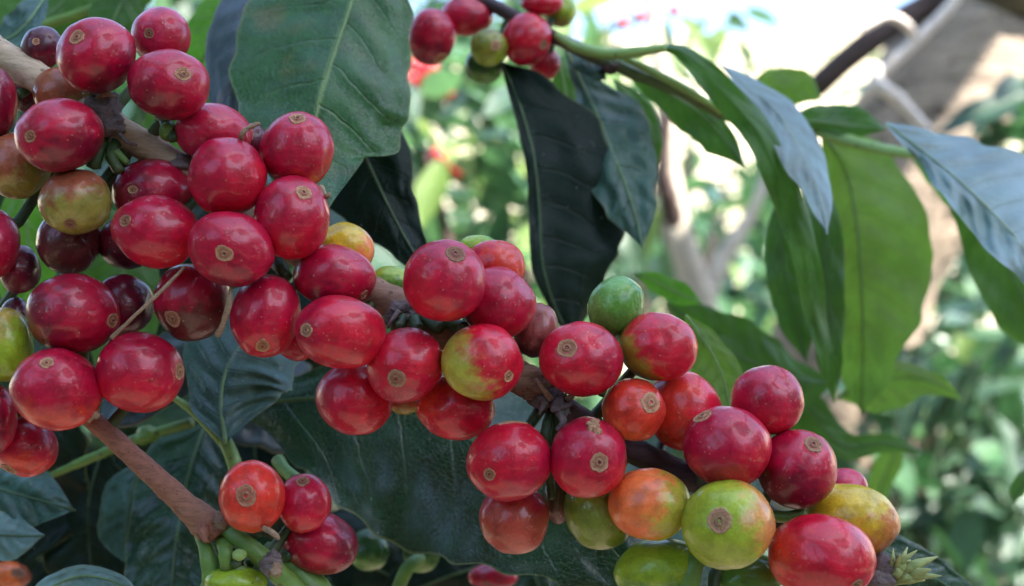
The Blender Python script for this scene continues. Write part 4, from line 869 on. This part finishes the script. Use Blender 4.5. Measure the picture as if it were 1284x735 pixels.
tube('branch', [(1.2, 1.8, 2.6), tuple(crown_c + Vector((.1, .5, -.05))), tuple(crown_c + Vector((-.3, -.1, 0))), tuple(crown_c + Vector((-.6, -.3, .1)))], [.05, .035, .015], M['darktrunk'], tr, n=30, seg=12, px=False)
def foliage(name, parent, pts, mat, size, seed, kind=None, nu=5):
    rnd = random.Random(seed); verts = []; faces = []; uvs = []
    for p in pts:
        Mx = Matrix.Translation(p) @ leaf_rot(rnd, -20, 45); s = size * rnd.uniform(.6, 1.3); b0 = len(verts)
        for i, (u, w) in enumerate(((0, .02), (.3, .2), (.65, .19), (1, .01))):
            for v in (-1, 0, 1):
                verts.append(Mx @ Vector((u * s, v * w * s, -.25 * u * u * s + abs(v) * .04 * s))); uvs.append((u, .5 + .5 * v))
        for i in range(3):
            for j in range(2):
                a = b0 + i * 3 + j; faces.append((a, a + 3, a + 4, a + 1))
    o = mesh_obj(name, verts, faces, M[mat], parent, uvs=uvs)
    if kind: o['kind'] = kind
    return o
rnd = random.Random(9); pts = []
while len(pts) < 1250:
    v = Vector((rnd.uniform(-1, 1), rnd.uniform(-1, 1), rnd.uniform(-1, 1)))
    if v.length > 1 or noise.noise(v * 3.0) < -.25: continue
    pts.append(crown_c + Vector((v.x * .40, v.y * .38, v.z * .42)))
foliage('crown', tr, pts, 'far_mid', .15, 9, 'stuff')
# sunlit bare twigs before the trunk
TWD = .72
tw = empty('bare_twig', P(1100, 90, TWD), 'pale sunlit bare twig forking in front of the leaning trunk', 'twig')
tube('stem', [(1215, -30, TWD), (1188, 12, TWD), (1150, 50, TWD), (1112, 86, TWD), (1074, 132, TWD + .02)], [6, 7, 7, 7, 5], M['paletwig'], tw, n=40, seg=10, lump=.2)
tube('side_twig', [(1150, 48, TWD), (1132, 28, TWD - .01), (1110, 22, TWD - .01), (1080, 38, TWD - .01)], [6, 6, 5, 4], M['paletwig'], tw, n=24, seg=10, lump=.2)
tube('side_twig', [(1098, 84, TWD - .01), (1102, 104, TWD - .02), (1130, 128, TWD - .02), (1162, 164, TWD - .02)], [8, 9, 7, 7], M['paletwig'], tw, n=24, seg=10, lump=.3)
# slender pale trunk at centre right and its darker neighbour
st_ = empty('slender_tree', (P(905, 700, 1.7).x, 1.7, 0), 'pale pinkish slender trunk out of focus between the black leaf and the long drooping leaf', 'tree')
tube('trunk', [tuple(P(920, 1000, 1.7)), tuple(P(905, 560, 1.7)), tuple(P(880, 400, 1.7)), tuple(P(850, 280, 1.7)), tuple(P(835, 160, 1.7)), tuple(P(812, -60, 1.7))], [.04, .034, .030, .024, .014, .007], M['paletrunk'], st_, n=60, seg=14, lump=.3, px=False)
tube('branch', [tuple(P(850, 290, 1.7)), tuple(P(832, 220, 1.66)), tuple(P(836, 150, 1.64)), tuple(P(850, 110, 1.64))], [.016, .016, .012, .008], M['darktrunk'], st_, n=30, seg=10, lump=.3, px=False)
tube('branch', [tuple(P(880, 400, 1.7)), tuple(P(905, 330, 1.75)), tuple(P(950, 250, 1.8)), tuple(P(965, 180, 1.85))], [.014, .016, .010, .005], M['paletrunk'], st_, n=30, seg=10, lump=.3, px=False)

# far thicket: one mass of foliage that nobody could count
rnd = random.Random(21); pts1 = []; pts2 = []
for k in range(9000):
    px = rnd.uniform(-500, 1800); d = rnd.uniform(3.2, 7.0)
    top = 190 if 690 < px < 1090 else (60 if px > 1090 else -250)
    top += 40 * noise.noise(Vector((px * .02, 0, 3)))
    y = top + (rnd.random() ** .8) * (620 - top)
    p = P(px, y, d)
    if p.z < .05: p.z = rnd.uniform(.03, .5)
    if noise.noise(p * 1.3) < -.22: continue
    (pts1 if rnd.random() < .6 else pts2).append(p)
th = foliage('thicket', None, pts1, 'far_dark', .22, 1, 'stuff'); tag(th, 'dark mass of distant shrub foliage', 'thicket')
th2 = foliage('thicket', None, pts2, 'far_mid', .20, 2, 'stuff'); tag(th2, 'lighter mass of distant shrub foliage', 'thicket')

# sunlit bare slope beyond the thicket
hv = []; hf = []
for j in range(31):
    for i in range(61):
        x = -70 + i * 140 / 60; t = j / 30; y = 11 + t * 50
        z = 17 * t ** 1.1 + .8 * noise.noise(Vector((x * .09, y * .09, 2))) * (t * 2 + .1) - .15
        hv.append((x, y, z))
for j in range(30):
    for i in range(60):
        a = j * 61 + i; hf.append((a, a + 1, a + 62, a + 61))
tag(mesh_obj('hill', hv, hf, hill_material()), kind='structure')
rnd = random.Random(5); pts = []
for k in range(420):
    x = rnd.uniform(-30, 40); t = rnd.uniform(.03, .9); c0 = Vector((x, 11 + t * 50, 17 * t ** 1.1 + .2))
    for q in range(7): pts.append(c0 + Vector((rnd.gauss(0, .5), rnd.gauss(0, .4), abs(rnd.gauss(0, .4)))))
hs = foliage('thicket', None, pts, 'far_mid', .55, 6, 'stuff'); tag(hs, 'scattered scrub on the sunlit slope', 'thicket')

# unseen trees added round the camera, gaps cut to shape highlights on the cherries
def window(az, el):
    """True where the added foliage leaves the sky open for highlights (degrees; azimuth clockwise from straight ahead)"""
    for (a0, e0, ra, re) in ((-140, 38, 26, 19), (138, 40, 26, 18)):
        if ((az - a0 + 180) % 360 - 180) ** 2 / ra ** 2 + (el - e0) ** 2 / re ** 2 < 1: return True
    return False
for gi, (a0, label) in enumerate(((-150, 'added leafy tree behind the viewer on the left, shaping the highlights'), (-95, 'added leafy tree out of view at the left, shaping the highlights'), (105, 'added leafy tree out of view at the right, shaping the highlights'), (165, 'added leafy tree behind the viewer on the right, shaping the highlights'))):
    rnd = random.Random(300 + gi); pts = []
    ax, ay = math.sin(R(a0)) * 3.4, math.cos(R(a0)) * 3.4
    gt = empty('added_tree', (ax, ay, 0), label, 'tree')
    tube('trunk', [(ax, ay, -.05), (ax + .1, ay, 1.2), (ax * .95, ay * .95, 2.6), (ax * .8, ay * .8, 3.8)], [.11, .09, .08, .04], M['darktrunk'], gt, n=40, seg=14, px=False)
    while len(pts) < 1900:
        az = a0 + rnd.uniform(-34, 34); el = math.degrees(math.asin(rnd.uniform(-.25, .87))); rr = rnd.uniform(2.6, 4.2)
        if window(az, el) or (50 < az < 146 and el > 30): continue
        if el < 8: rr = rnd.uniform(2.8, 3.4)
        v = Vector((math.sin(R(az)) * math.cos(R(el)), math.cos(R(az)) * math.cos(R(el)), math.sin(R(el))))
        if v.y > .35: continue
        if noise.noise(v * 4.5 + Vector((7, 0, 0))) < -.28: continue
        pts.append(Vector((0, 0, 1.2)) + v * rr)
    foliage('crown', gt, pts, 'far_mid', .34, 400 + gi, 'stuff')
